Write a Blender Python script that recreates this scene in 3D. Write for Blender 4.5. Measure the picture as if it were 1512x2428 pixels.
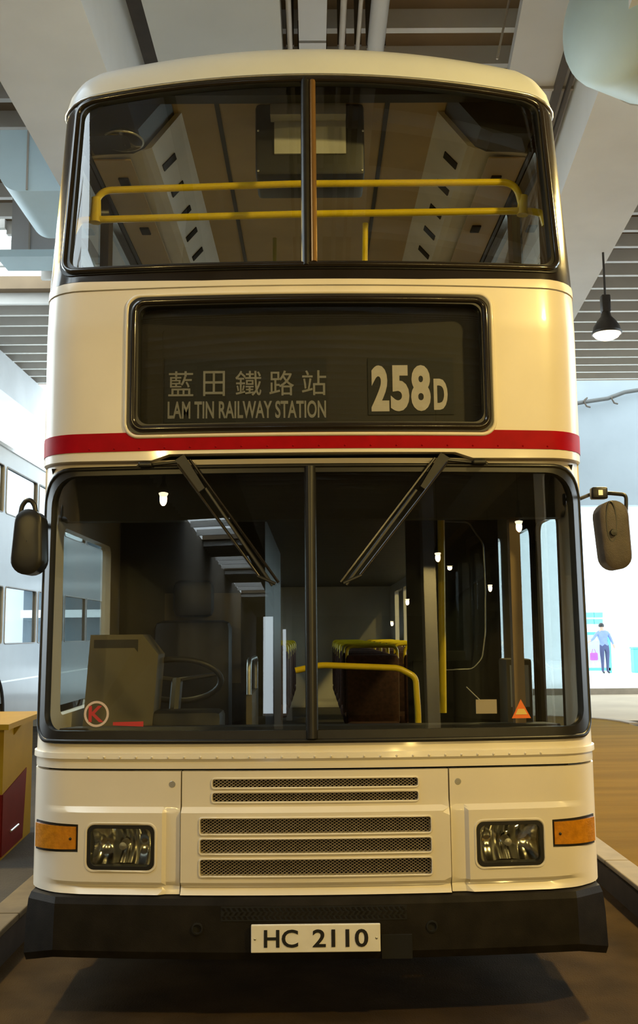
import bpy, bmesh, math, random
from mathutils import Vector, Matrix
from mathutils.geometry import delaunay_2d_cdt
import numpy as np
random.seed(7)
for o in list(bpy.data.objects): bpy.data.objects.remove(o)
SC = bpy.context.scene
COL = SC.collection

# ---------------------------------------------------------------- camera
F, CX, CY = 2300.0, 756.0, 1214.0                 # focal length in pixels of the 1512 x 2428 frame
CAM = np.array([0.0, -4.25, 1.6])
PITCH, YAW, ROLL = math.radians(7.1), math.radians(0.36), math.radians(0.52)
FW = np.array([math.sin(YAW)*math.cos(PITCH), math.cos(YAW)*math.cos(PITCH), math.sin(PITCH)])
_r = np.cross(FW, [0, 0, 1]); _r /= np.linalg.norm(_r); _u = np.cross(_r, FW)
RT = _r*math.cos(ROLL) - _u*math.sin(ROLL)
UP = _u*math.cos(ROLL) + _r*math.sin(ROLL)
cd = bpy.data.cameras.new('camera'); cam = bpy.data.objects.new('camera', cd); COL.objects.link(cam)
cd.sensor_fit = 'VERTICAL'; cd.sensor_height = 24.28; cd.sensor_width = 15.12; cd.lens = F/100.0
cd.clip_start = 0.05; cd.clip_end = 400
cam.matrix_world = Matrix(((RT[0], UP[0], -FW[0], CAM[0]), (RT[1], UP[1], -FW[1], CAM[1]), (RT[2], UP[2], -FW[2], CAM[2]), (0, 0, 0, 1)))
SC.camera = cam

def ray(px, py):
    return FW + RT*(px-CX)/F - UP*(py-CY)/F
def aty(px, py, y):
    d = ray(px, py); return CAM + d*((y-CAM[1])/d[1])
def atz(px, py, z):
    d = ray(px, py); return CAM + d*((z-CAM[2])/d[2])
def atx(px, py, x):
    d = ray(px, py); return CAM + d*((x-CAM[0])/d[0])

# ---------------------------------------------------------------- world, exposure
SC.view_settings.view_transform = 'Standard'; SC.view_settings.look = 'None'
SC.view_settings.gamma = 1.0; SC.view_settings.use_curve_mapping = False
SC.view_settings.exposure = 0.42
SC.cycles.use_denoising = True
SC.cycles.max_bounces = 8; SC.cycles.transparent_max_bounces = 16
W = bpy.data.worlds.new('overcast_sky'); SC.world = W; W.use_nodes = True
bg = W.node_tree.nodes['Background']; bg.inputs[0].default_value = (0.80, 0.93, 1.0, 1); bg.inputs[1].default_value = 4.2
LAMP_POWER = 800.0
LAMP_COLOR = (1.0, 0.71, 0.235)

# ---------------------------------------------------------------- materials
def lin(c):
    c = c/255.0
    return c/12.92 if c <= 0.04045 else ((c+0.055)/1.055)**2.4
def rgb(r, g, b): return (lin(r), lin(g), lin(b), 1)
MATS = {}
def mat(name, col, rough=0.5, metal=0.0, var=0.0, scale=6.0, bump=0.0, coat=0.0, emit=0.0, bscale=60.0, stretch=None):
    if name in MATS: return MATS[name]
    m = bpy.data.materials.new(name); m.use_nodes = True; nt = m.node_tree; n = nt.nodes; b = n['Principled BSDF']
    b.inputs['Roughness'].default_value = rough; b.inputs['Metallic'].default_value = metal
    b.inputs['Coat Weight'].default_value = coat; b.inputs['Coat Roughness'].default_value = 0.08
    b.inputs['Base Color'].default_value = col
    tc = n.new('ShaderNodeTexCoord'); vec = tc.outputs['Object']
    if stretch:
        mp = n.new('ShaderNodeMapping'); mp.inputs['Scale'].default_value = stretch; nt.links.new(vec, mp.inputs[0]); vec = mp.outputs[0]
    if var > 0:
        t = n.new('ShaderNodeTexNoise'); t.inputs['Scale'].default_value = scale; t.inputs['Detail'].default_value = 6
        nt.links.new(vec, t.inputs['Vector'])
        mx = n.new('ShaderNodeMix'); mx.data_type = 'RGBA'
        mx.inputs[6].default_value = tuple(c*(1-var) for c in col[:3])+(1,); mx.inputs[7].default_value = tuple(min(1, c*(1+var)) for c in col[:3])+(1,)
        mr = n.new('ShaderNodeMapRange'); mr.inputs[1].default_value = 0.3; mr.inputs[2].default_value = 0.7
        nt.links.new(t.outputs['Fac'], mr.inputs[0]); nt.links.new(mr.outputs[0], mx.inputs[0]); nt.links.new(mx.outputs[2], b.inputs['Base Color'])
    if bump > 0:
        t2 = n.new('ShaderNodeTexNoise'); t2.inputs['Scale'].default_value = bscale; t2.inputs['Detail'].default_value = 4
        nt.links.new(vec, t2.inputs['Vector'])
        bp = n.new('ShaderNodeBump'); bp.inputs['Strength'].default_value = bump; bp.inputs['Distance'].default_value = 0.01
        nt.links.new(t2.outputs['Fac'], bp.inputs['Height']); nt.links.new(bp.outputs[0], b.inputs['Normal'])
    if emit > 0:
        b.inputs['Emission Color'].default_value = col; b.inputs['Emission Strength'].default_value = emit
    MATS[name] = m; return m
def glass(name, tint, gloss=(1, 1, 1, 1), ior=1.52, rough=0.0):
    if name in MATS: return MATS[name]
    m = bpy.data.materials.new(name); m.use_nodes = True; nt = m.node_tree; n = nt.nodes; n.clear()
    out = n.new('ShaderNodeOutputMaterial'); mx = n.new('ShaderNodeMixShader')
    tr = n.new('ShaderNodeBsdfTransparent'); tr.inputs[0].default_value = tint
    gl = n.new('ShaderNodeBsdfGlossy'); gl.inputs[0].default_value = gloss; gl.inputs['Roughness'].default_value = rough
    ge = n.new('ShaderNodeNewGeometry'); mr = n.new('ShaderNodeMapRange'); mr.inputs[3].default_value = ior; mr.inputs[4].default_value = 1/ior
    fr = n.new('ShaderNodeFresnel')
    nt.links.new(ge.outputs['Backfacing'], mr.inputs[0]); nt.links.new(mr.outputs[0], fr.inputs['IOR'])
    mm = n.new('ShaderNodeMath'); mm.operation = 'MULTIPLY'; mm.inputs[1].default_value = 1.7; mm.use_clamp = True   # two faces of the pane
    nt.links.new(fr.outputs[0], mm.inputs[0])
    nt.links.new(mm.outputs[0], mx.inputs[0]); nt.links.new(tr.outputs[0], mx.inputs[1]); nt.links.new(gl.outputs[0], mx.inputs[2]); nt.links.new(mx.outputs[0], out.inputs[0])
    MATS[name] = m; return m

M_WHITE = mat('bus_white_paint', (0.74, 0.685, 0.585, 1), 0.32, coat=0.35, var=0.05, scale=2.5)
M_ROOF = mat('bus_white_sky_tint', (0.66, 0.71, 0.78, 1), 0.35, coat=0.2, var=0.04, scale=3)  # white tinted blue; cool daylight on the dome is put into the colour
M_RED = mat('red_stripe_film', (0.33, 0.001, 0.006, 1), 0.45, coat=0.0, var=0.12, scale=14)
M_BLACKP = mat('black_gloss_paint', (0.016, 0.013, 0.011, 1), 0.18, coat=0.4, var=0.2, scale=5)
M_RUBBER = mat('black_rubber', (0.012, 0.012, 0.012, 1), 0.35, var=0.2, scale=20)
M_BUMPER = mat('bumper_plastic', (0.013, 0.011, 0.009, 1), 0.5, var=0.3, scale=12, bump=0.15, bscale=300)
M_DARK = mat('dark_void', (0.004, 0.004, 0.004, 1), 0.9, var=0.2)
M_METAL = mat('brushed_aluminium', (0.55, 0.55, 0.53, 1), 0.35, metal=0.9, var=0.1, scale=30)
M_GRILLE = mat('grille_mesh_paint', (0.48, 0.42, 0.34, 1), 0.5, var=0.15, scale=30)
M_CHROME = mat('lamp_reflector', (0.75, 0.74, 0.68, 1), 0.16, metal=1.0, var=0.1, scale=25)
M_AMBER = mat('amber_lens', (0.50, 0.19, 0.006, 1), 0.18, coat=0.8, var=0.18, scale=40, bump=0.2, bscale=120)
M_YELLOW = mat('yellow_rail_coating', (0.80, 0.58, 0.015, 1), 0.35, coat=0.3, var=0.06, scale=10)
M_PLATE = mat('plate_white', (0.78, 0.76, 0.70, 1), 0.4, var=0.04, scale=20)
M_INK = mat('black_lettering', (0.008, 0.008, 0.008, 1), 0.5, var=0.1)
M_BLIND = mat('blind_film', (0.022, 0.018, 0.014, 1), 0.6, var=0.25, scale=5)
M_BLIND2 = mat('blind_film_black', (0.010, 0.010, 0.010, 1), 0.6, var=0.2, scale=8)
M_LETTER = mat('blind_letter_white', (0.64, 0.58, 0.58, 1), 0.6, var=0.05, scale=30)
M_LETTER2 = mat('blind_letter_grey', (0.29, 0.28, 0.29, 1), 0.6, var=0.08, scale=30)
M_BOXIN = mat('blind_box_interior', (0.05, 0.045, 0.04, 1), 0.7, var=0.2)
M_INWHITE = mat('interior_cream_laminate', (0.60, 0.55, 0.45, 1), 0.5, var=0.08, scale=4)
M_INCEIL = mat('interior_ceiling_laminate', (0.42, 0.31, 0.16, 1), 0.55, var=0.1, scale=3)
M_INGREY = mat('interior_grey_laminate', (0.50, 0.50, 0.48, 1), 0.5, var=0.08, scale=4)
M_INDARK = mat('interior_dark_plastic', (0.020, 0.020, 0.020, 1), 0.5, var=0.2)
M_BEIGE = mat('cab_beige_moulding', (0.12, 0.10, 0.06, 1), 0.5, var=0.1, scale=5)
M_SEAT = mat('seat_moquette', (0.06, 0.022, 0.014, 1), 0.9, var=0.4, scale=40)
M_FLOORIN = mat('bus_floor_vinyl', (0.05, 0.045, 0.04, 1), 0.6, var=0.2, scale=20)
M_TYRE = mat('tyre_rubber', (0.015, 0.015, 0.015, 1), 0.8, var=0.2, scale=20)
M_STICKR = mat('sticker_red', (0.45, 0.03, 0.03, 1), 0.5, var=0.05)
M_STICKW = mat('sticker_pink_white', (0.62, 0.50, 0.44, 1), 0.5, var=0.05)
M_STICKO = mat('sticker_orange', (0.75, 0.16, 0.02, 1), 0.5, var=0.05)
M_STICKY = mat('sticker_yellow', (0.70, 0.50, 0.12, 1), 0.5, var=0.05)
M_CARD = mat('paper_card', (0.62, 0.50, 0.38, 1), 0.7, var=0.04)
M_GLASS = glass('window_glass', (0.80, 0.83, 0.80, 1))
M_TINT = glass('side_window_glass', (0.62, 0.68, 0.68, 1))
M_LENS = glass('headlamp_lens', (0.85, 0.86, 0.80, 1), rough=0.02)
M_CONC = mat('painted_concrete', (0.70, 0.72, 0.74, 1), 0.75, var=0.06, scale=1.2, bump=0.1, bscale=8)
M_CONC2 = mat('grey_ceiling_panel', (0.50, 0.50, 0.51, 1), 0.6, var=0.05, scale=1.0)
M_RIB = mat('ceiling_rib_paint', (0.62, 0.60, 0.56, 1), 0.6, var=0.05, scale=2)
M_SOFFIT = mat('brown_soffit', (0.20, 0.14, 0.08, 1), 0.8, var=0.12, scale=1.5)
M_PANEL = mat('grey_soffit', (0.50, 0.51, 0.50, 1), 0.7, var=0.05, scale=1.0)
M_DUCT = mat('galvanised_duct_paint', (0.58, 0.76, 0.84, 1), 0.42, var=0.04, scale=2)
M_PIPE = mat('conduit_paint', (0.42, 0.38, 0.33, 1), 0.55, var=0.08, scale=5)
M_BROWN = mat('brown_channel', (0.06, 0.045, 0.03, 1), 0.7, var=0.15)
M_ROAD = mat('asphalt_road', (0.040, 0.025, 0.010, 1), 0.9, var=0.35, scale=3.5, bump=0.5, bscale=120)
M_PAVE = mat('pavement_concrete', (0.135, 0.082, 0.010, 1), 0.95, var=0.22, scale=1.2, bump=0.3, bscale=60, stretch=(0.35, 3.0, 1))
M_KERBL = mat('kerb_top_dark', (0.09, 0.065, 0.03, 1), 0.85, var=0.25, scale=6)  # darker brown than the right kerb top
M_KERBT = mat('kerb_top', (0.20, 0.17, 0.13, 1), 0.75, var=0.12, scale=6)
M_KERBF = mat('kerb_face_dark', (0.03, 0.022, 0.018, 1), 0.85, var=0.3, scale=6)
M_WALL = mat('white_render_wall', (0.80, 0.84, 0.86, 1), 0.7, var=0.03, scale=1)
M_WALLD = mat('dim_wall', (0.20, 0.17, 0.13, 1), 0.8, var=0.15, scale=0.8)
M_GREEN = mat('green_frame_paint', (0.10, 0.42, 0.36, 1), 0.5, var=0.05)
M_CREAM = mat('cream_enamel', (0.26, 0.16, 0.012, 1), 0.5, coat=0.0, var=0.08, scale=4)
M_MAROON = mat('maroon_enamel', (0.10, 0.007, 0.006, 1), 0.45, coat=0.0, var=0.12, scale=4)
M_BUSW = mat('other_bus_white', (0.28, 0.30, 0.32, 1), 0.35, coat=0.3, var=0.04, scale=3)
M_SHADE = mat('lamp_shade_enamel', (0.045, 0.04, 0.035, 1), 0.4, metal=0.3, var=0.15, scale=20)
M_BULB = mat('lamp_bulb_glow', (1.0, 0.80, 0.50, 1), 0.4, emit=14.0)
M_LEAF = mat('foliage_green', (0.06, 0.16, 0.07, 1), 0.8, var=0.3, scale=4)
M_TEAL = mat('teal_panel', (0.10, 0.52, 0.48, 1), 0.5, var=0.05)

for m_ in (M_ROAD, M_PAVE, M_BUMPER, M_RED, M_CREAM, M_MAROON): m_.node_tree.nodes['Principled BSDF'].inputs['Specular IOR Level'].default_value = 0.08

# ---------------------------------------------------------------- helpers
def origin(p):
    v = Vector((0, 0, 0))
    while p is not None: v += p.location; p = p.parent
    return v
def link(name, verts, faces, material, parent=None, smooth=None):
    me = bpy.data.meshes.new(name)
    off = origin(parent)
    me.from_pydata([(v[0]-off.x, v[1]-off.y, v[2]-off.z) for v in verts], [], faces)
    bm = bmesh.new(); bm.from_mesh(me); bmesh.ops.recalc_face_normals(bm, faces=bm.faces); bm.to_mesh(me); bm.free()
    for m in (material if isinstance(material, (list, tuple)) else [material]): me.materials.append(m)
    if smooth is not None:
        for p in me.polygons: p.use_smooth = True
        me.set_sharp_from_angle(angle=math.radians(smooth))
    o = bpy.data.objects.new(name, me); COL.objects.link(o); o.parent = parent
    return o
def tag(o, label=None, cat=None, group=None, kind=None):
    if label: o['label'] = label
    if cat: o['category'] = cat
    if group: o['group'] = group
    if kind: o['kind'] = kind
    return o
def empty(name, loc=(0, 0, 0), label=None, cat=None, group=None):
    o = bpy.data.objects.new(name, None); COL.objects.link(o); o.location = loc; o.empty_display_size = 0.2
    return tag(o, label, cat, group)
class MB:
    def __init__(s): s.v = []; s.f = []
    def add(s, vs, fs):
        b = len(s.v); s.v += [tuple(map(float, v)) for v in vs]; s.f += [tuple(b+i for i in f) for f in fs]; return s
    def box(s, x0, x1, y0, y1, z0, z1):
        return s.add([(x0,y0,z0),(x1,y0,z0),(x1,y1,z0),(x0,y1,z0),(x0,y0,z1),(x1,y0,z1),(x1,y1,z1),(x0,y1,z1)],
                     [(0,3,2,1),(4,5,6,7),(0,1,5,4),(1,2,6,5),(2,3,7,6),(3,0,4,7)])
    def bbox(s, x0, x1, y0, y1, z0, z1, r=0.01, n=1):
        bm = bmesh.new(); bmesh.ops.create_cube(bm, size=1)
        for v in bm.verts: v.co = Vector(((x0+x1)/2+v.co.x*(x1-x0), (y0+y1)/2+v.co.y*(y1-y0), (z0+z1)/2+v.co.z*(z1-z0)))
        bmesh.ops.bevel(bm, geom=bm.edges[:], offset=r, segments=n+1, profile=0.5, affect='EDGES')
        bm.verts.index_update(); s.add([v.co for v in bm.verts], [[v.index for v in f.verts] for f in bm.faces]); bm.free(); return s
    def prism(s, pts, vec):
        n = len(pts); pts = [Vector(p) for p in pts]; vec = Vector(vec)
        return s.add(pts+[p+vec for p in pts], [tuple(range(n))[::-1], tuple(range(n, 2*n))]+[(i, (i+1)%n, n+(i+1)%n, n+i) for i in range(n)])
    def tube(s, pts, r, n=10, closed=False, rads=None, squash=None):
        P = [Vector(p) for p in pts]; m = len(P); rings = []
        def tang(i):
            if closed: return (P[(i+1)%m]-P[(i-1)%m]).normalized()
            return (P[min(i+1, m-1)]-P[max(i-1, 0)]).normalized()
        t0 = tang(0); a = Vector((0, 0, 1)) if abs(t0.z) < 0.9 else Vector((1, 0, 0)); nrm = (a-t0*a.dot(t0)).normalized()
        for i in range(m):
            t = tang(i); nrm = (nrm-t*nrm.dot(t)).normalized(); bn = t.cross(nrm); rr = rads[i] if rads else r
            rings.append([P[i]+(nrm*math.cos(2*math.pi*k/n)+bn*math.sin(2*math.pi*k/n))*rr for k in range(n)])
        vs = [v for rg in rings for v in rg]; fs = []
        for i in range(m if closed else m-1):
            j = (i+1)%m
            for k in range(n): fs.append((i*n+k, i*n+(k+1)%n, j*n+(k+1)%n, j*n+k))
        if not closed: fs += [tuple(range(n))[::-1], tuple((m-1)*n+k for k in range(n))]
        return s.add(vs, fs)
    def lathe(s, prof, c, axis='z', n=24):
        vs = []; fs = []; m = len(prof)
        for k in range(n):
            a = 2*math.pi*k/n
            for (r, h) in prof:
                p = (r*math.cos(a), r*math.sin(a), h)
                if axis == 'y': p = (p[0], h, p[1])
                if axis == 'x': p = (h, p[0], p[1])
                vs.append((c[0]+p[0], c[1]+p[1], c[2]+p[2]))
        for k in range(n):
            for i in range(m-1): fs.append((k*m+i, ((k+1)%n)*m+i, ((k+1)%n)*m+i+1, k*m+i+1))
        return s.add(vs, fs)
    def build(s, name, material, parent=None, smooth=None):
        return link(name, s.v, s.f, material, parent, smooth)
def rrect(x0, x1, z0, z1, r, n=6):
    if not isinstance(r, (list, tuple)): r = [r]*4
    out = []
    for (cx, cz, a0, rr) in ((x1, z0, -90, r[0]), (x1, z1, 0, r[1]), (x0, z1, 90, r[2]), (x0, z0, 180, r[3])):
        sx = -1 if cx == x1 else 1; sz = 1 if cz == z0 else -1
        for k in range(n+1):
            a = math.radians(a0+90*k/n); out.append((cx+sx*rr+rr*math.cos(a), cz+sz*rr+rr*math.sin(a)))
    return out
def bend(pts, r=0.05, n=5):
    P = [Vector(p) for p in pts]; out = [P[0]]
    for i in range(1, len(P)-1):
        a = (P[i-1]-P[i]).normalized(); b = (P[i+1]-P[i]).normalized(); p0 = P[i]+a*r; p1 = P[i]+b*r
        for k in range(n+1):
            t = k/n; out.append(p0*(1-t)**2+P[i]*2*t*(1-t)+p1*t*t)
    return out+[P[-1]]

# ---------------------------------------------------------------- the skin of the bus: plan curve x side profile
HW, CR, R1 = 1.26, 0.22, 9.0
AA = math.asin((HW-CR)/(R1-CR)); UA = R1*AA; UC = CR*(math.pi/2-AA); YC = R1*(1-math.cos(AA))+CR*math.cos(AA); UE = UA+UC
PZ = [(0, 0), (1.05, 0), (1.14, 0.01), (2.34, .05), (2.40, .0), (3.0, 0.0), (3.2, .02), (3.28, .035), (4.30, .27), (4.36, .285), (4.6, .36)]
PZx = [p[0] for p in PZ]; PZy = [p[1] for p in PZ]
def base(z, prof=None):
    return float(np.interp(z, PZx, PZy))
def base_low(z):      # windscreen part: no jump forward above the screen
    return float(np.interp(z, [0, 1.05, 1.14, 2.34, 2.5], [0, 0, .01, .05, .055]))
def base_up(z):
    return float(np.interp(z, [0, 3.0, 3.2, 3.28, 4.30, 4.36, 4.6], [0, 0, .02, .035, .27, .285, .36]))
def plan(u):
    s = 1 if u >= 0 else -1; u = abs(u)
    if u <= UA: t = u/R1; x, y = R1*math.sin(t), R1*(1-math.cos(t))
    elif u <= UE: t = AA+(u-UA)/CR; x, y = HW-CR+CR*math.sin(t), YC-CR*math.cos(t)
    else: t = math.pi/2; x, y = HW, YC+u-UE
    return s*x, y, s*math.sin(t), -math.cos(t)
def surf(u, z, off=0.0, bf=base):
    x, y, nx, ny = plan(u)
    return (x-nx*off, y-ny*off+bf(z), z)
def inside(poly, x, y):
    c = np.zeros(len(x), bool); n = len(poly)
    for i in range(n):
        x1, y1 = poly[i]; x2, y2 = poly[(i+1)%n]
        if y1 == y2: continue
        k = ((y1 > y) != (y2 > y)) & (x < (x2-x1)*(y-y1)/(y2-y1)+x1); c ^= k
    return c
def dens(poly, h):
    out = []
    for i in range(len(poly)):
        a, b = poly[i], poly[(i+1)%len(poly)]; d = math.hypot(b[0]-a[0], b[1]-a[1]); n = max(1, int(d/h))
        out += [(a[0]+(b[0]-a[0])*k/n, a[1]+(b[1]-a[1])*k/n) for k in range(n)]
    return out
def region(name, outer, holes, material, parent, h=0.04, off=0.0, thick=0.02, disp=None, bf=base, us=(), zs=(), smooth=30, hz=None):
    hz = hz or h
    loops = [dens(outer, h)]+[dens(p, h) for p in holes]
    V = []; E = []
    for L in loops:
        b = len(V); V += L; E += [(b+i, b+(i+1)%len(L)) for i in range(len(L))]
    u0, u1 = min(p[0] for p in outer), max(p[0] for p in outer); z0, z1 = min(p[1] for p in outer), max(p[1] for p in outer)
    gu = sorted(set(list(np.arange(math.ceil(u0/h)*h, u1, h))+[u for u in us if u0 < u < u1]))
    gz = sorted(set(list(np.arange(math.ceil(z0/hz)*hz, z1, hz))+[z for z in zs if z0 < z < z1]))
    if gu and gz:
        G = np.array([(a, b) for a in gu for b in gz]); bd = np.array(V)
        ok = inside(outer, G[:, 0], G[:, 1])
        for p in holes: ok &= ~inside(p, G[:, 0], G[:, 1])
        G = G[ok]
        if len(G):
            keep = np.array([np.min((bd[:, 0]-g[0])**2+(bd[:, 1]-g[1])**2) > (min(h, hz)*0.3)**2 for g in G])
            V += [tuple(g) for g in G[keep]]
    r = delaunay_2d_cdt([Vector(v) for v in V], E, [], 0, 1e-6)
    vv = r[0]; T = np.array([list(f) for f in r[2]]); A = np.array([tuple(v) for v in vv]); cen = A[T].mean(axis=1)
    ok = inside(outer, cen[:, 0], cen[:, 1])
    for p in holes: ok &= ~inside(p, cen[:, 0], cen[:, 1])
    T = T[ok]
    fr = [surf(a[0], a[1], off+(disp(a[0], a[1]) if disp else 0), bf) for a in A]
    n = len(fr); faces = [tuple(t) for t in T]
    if thick:
        bk = [surf(a[0], a[1], off+thick, bf) for a in A]; fr += bk
        cnt = {}
        for t in T:
            for i in range(3): cnt[(t[i], t[(i+1)%3])] = 1
        faces += [(t[2]+n, t[1]+n, t[0]+n) for t in T]
        faces += [(b, a, a+n, b+n) for (a, b) in cnt if (b, a) not in cnt]
    used = sorted({i for f in faces for i in f}); mp = {i: k for k, i in enumerate(used)}
    o = link(name, [fr[i] for i in used], [tuple(mp[i] for i in f) for f in faces], material, parent, smooth)
    if not thick and not disp:                # panes: true surface normals, so that mirrored lines stay clean
        nn = []
        for i in used:
            a = A[i]; p0 = Vector(surf(a[0], a[1], off, bf)); du = Vector(surf(a[0]+1e-3, a[1], off, bf))-Vector(surf(a[0]-1e-3, a[1], off, bf)); dz = Vector(surf(a[0], a[1]+1e-2, off, bf))-Vector(surf(a[0], a[1]-1e-2, off, bf))
            nv = du.cross(dz).normalized(); nn.append(nv)
        me = o.data
        if sum(p.normal.dot(nn[p.vertices[0]]) for p in me.polygons) < 0: me.flip_normals()
        me.normals_split_custom_set_from_vertices(nn)
    return o
def rim(name, outline, r, material, parent, off=0.0, bf=base, h=0.04, n=8, squash=None):
    return MB().tube([surf(a, b, off, bf) for a, b in dens(outline, h)], r, n, closed=True).build(name, material, parent, 60)

def text(name, s, x0, x1, z0, z1, y, material, parent, bold=0.0, depth=0.002, place=None):
    cu = bpy.data.curves.new(name, 'FONT'); cu.body = s; cu.offset = bold; cu.resolution_u = 4; cu.extrude = 0.0
    t = bpy.data.objects.new(name, cu); COL.objects.link(t); bpy.context.view_layer.update()
    me = bpy.data.meshes.new_from_object(t.evaluated_get(bpy.context.evaluated_depsgraph_get()))
    bpy.data.objects.remove(t); bpy.data.curves.remove(cu)
    vs = [v.co.copy() for v in me.vertices]; fs = [tuple(p.vertices) for p in me.polygons]; bpy.data.meshes.remove(me)
    ax0, ax1 = min(v.x for v in vs), max(v.x for v in vs); ay0, ay1 = min(v.y for v in vs), max(v.y for v in vs)
    P = [(x0+(v.x-ax0)/(ax1-ax0)*(x1-x0), z0+(v.y-ay0)/(ay1-ay0)*(z1-z0)) for v in vs]
    w = [place(a, b) for a, b in P] if place else [(a, y, b) for a, b in P]
    return link(name, w, fs, material, parent)

# ================================================================ THE PLACE: ground, islands, roof structure
def struct(name, mb, m, smooth=None, parent=None):
    o = mb.build(name, m, parent, smooth)
    if parent is None: o['kind'] = 'structure'
    return o
struct('floor', MB().box(-60, 60, -90, 90, -0.3, 0.0), M_ROAD)
KL, KR, KH = -1.54, 1.80, 0.17
# left island
pl = struct('pavement_left', MB().box(-3.4, KL-0.16, -30, 14, -0.02, KH), mat('shaded_island_asphalt', (0.022, 0.017, 0.010, 1), 0.95, var=0.4, scale=2, bump=0.4, bscale=80))  # asphalt darkened; the shade over the island is put into the colour
kl = struct('kerb_left', MB().box(KL-0.16, KL, -30, 14, -0.02, KH-0.03), M_KERBF)
for k in range(44):
    y = -30+k; MB().bbox(KL-0.162, KL+0.004, y+0.004, y+0.996, KH-0.03, KH+0.005, 0.008).build('kerb_stone', M_KERBL, kl)
# right island with a rounded far end
def curve_edge(x0, x1, y0, ye, n=14):
    r = (x1-x0)/2; c = (x0+r, ye-r)
    return [(x0, y0)]+[(c[0]-r*math.cos(math.pi*k/n), c[1]+r*math.sin(math.pi*k/n)) for k in range(n+1)]+[(x1, y0)]
ed = curve_edge(KR, 5.0, -30, 12.6)
struct('pavement_right', MB().prism([(p[0], p[1], -0.02) for p in curve_edge(KR+0.14, 4.86, -30, 12.46)], (0, 0, KH+0.01)), M_PAVE)
kr = struct('kerb_right', MB().prism([(p[0], p[1], -0.02) for p in ed], (0, 0, KH-0.02)), M_KERBF)
for k in range(41):
    y = -30+k; MB().bbox(KR-0.004, KR+0.15, y+0.004, y+0.996, KH-0.02, KH+0.01, 0.008).build('kerb_stone', M_KERBT, kr)
arc = [p for p in ed[1:-1]]
for i in range(len(arc)-1):
    (xa, ya), (xb, yb) = arc[i], arc[i+1]; cx, cy = (KR+5.0)/2, 12.6-1.6
    q = [(xa, ya), (xb, yb), (xb+(cx-xb)*0.09, yb+(cy-yb)*0.09), (xa+(cx-xa)*0.09, ya+(cy-ya)*0.09)]
    MB().prism([(a, b, KH-0.02) for a, b in q], (0, 0, 0.03)).build('kerb_stone', M_KERBT, kr)
# far pavement across the road
struct('floor_far', MB().box(-40, 40, 13.3, 20.4, -0.02, 0.004), mat('pale_concrete_road', (0.30, 0.235, 0.15, 1), 0.85, var=0.12, scale=0.8))
struct('pavement_far', MB().box(-40, 40, 20.6, 45, -0.02, 0.14), M_WALL)
kf = struct('kerb_far', MB().box(-40, 40, 20.4, 20.62, -0.02, 0.15), M_KERBT)

# ---- roof: brown soffit with white cross ribs, two skylight bays on the left
ZC = 8.0
SX = -4.87
BAYS = [(9.9, 13.7), (-4.5, 2.0), (-37, -31.5), (-47, -41), (-59, -52)]      # open to the sky, glazed bars across
def bay(y): return any(a < y < b for a, b in BAYS)
YF, YN = -76.0, 20.9
cm = MB()
BE = {(-4.5, 2.0): -2.9}  # unseen bay, widened to put cool sky light on the bus roof
cm.box(9.5, 18.5, YF, -8, ZC+0.20, ZC+0.45); e_ = YF
for a, b in sorted(BAYS):
    x_ = BE.get((a, b), SX); cm.box(-9, 9.5, e_, a, ZC+0.20, ZC+0.45).box(x_, 9.5, a, b, ZC+0.20, ZC+0.45); e_ = b
cm.box(-9, 9.5, e_, YN, ZC+0.20, ZC+0.45)
ceil = struct('ceiling', cm, M_SOFFIT)
y = 5.4-0.66*122
while y < 20.5:
    MB().box((-2.9 if -4.5 < y < 2.0 else SX) if bay(y) else -9, 9.5 if y > -8 else 18.5, y-0.045, y+0.045, ZC-0.02, ZC+0.20).build('rib', M_RIB, ceil)
    y += 0.66
for yy in (10.6, 11.7, 12.2, 0.8, -0.6, -2.0, -3.3, -33, -35, -42.5, -44, -45.5, -54, -56):
    MB().box(-9, SX, yy-0.05, yy+0.05, ZC+0.05, ZC+0.30).build('skylight_bar', M_RIB, ceil)
# beams alongside the bus
zb = 6.3
struct('beam_left', MB().box(-2.64, -1.70, -3, 20.9, zb, zb+1.72), M_CONC)
def along(x0, y0, x1, y1, z0, z1, yaw):            # a bar whose long axis is turned by yaw about its near end
    c, s_ = math.cos(yaw), math.sin(yaw)
    return MB().prism([(a, b, z0) for a, b in ((x0, y0), (x1, y0), (x1+(y1-y0)*s_/c, y1), (x0+(y1-y0)*s_/c, y1))], (0, 0, z1-z0))
YB = math.radians(5.1)
struct('beam_right', along(2.25, 0.5, 3.15, 26, zb, zb+1.72, YB), M_CONC)
struct('ceiling_panel_right', along(1.58, 0.5, 2.5, 26, 7.0, 7.12, YB), M_CONC2)
struct('ceiling_panel_left', MB().box(-1.49, -0.26, -6, 26, 7.2, 7.5), M_PANEL)
pr = bpy.data.objects['ceiling_panel_right']
for yy in (2.2, 4.85, 7.6, 10.4):
    MB().box(1.62+(yy-0.5)*math.tan(YB), 2.48+(yy-0.5)*math.tan(YB), yy-0.02, yy+0.02, 6.97, 7.0).build('joint_strip', M_PIPE, pr)
struct('trim_1', MB().box(-1.78, -1.49, -6, 26, 7.45, 7.6), M_BROWN)
struct('trim_2', along(2.33, 3.6, 2.40, 20, 6.93, 7.0, YB), M_BROWN)
struct('trim_3', along(2.44, 3.6, 2.475, 20, 6.90, 6.97, YB), M_BROWN)
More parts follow.
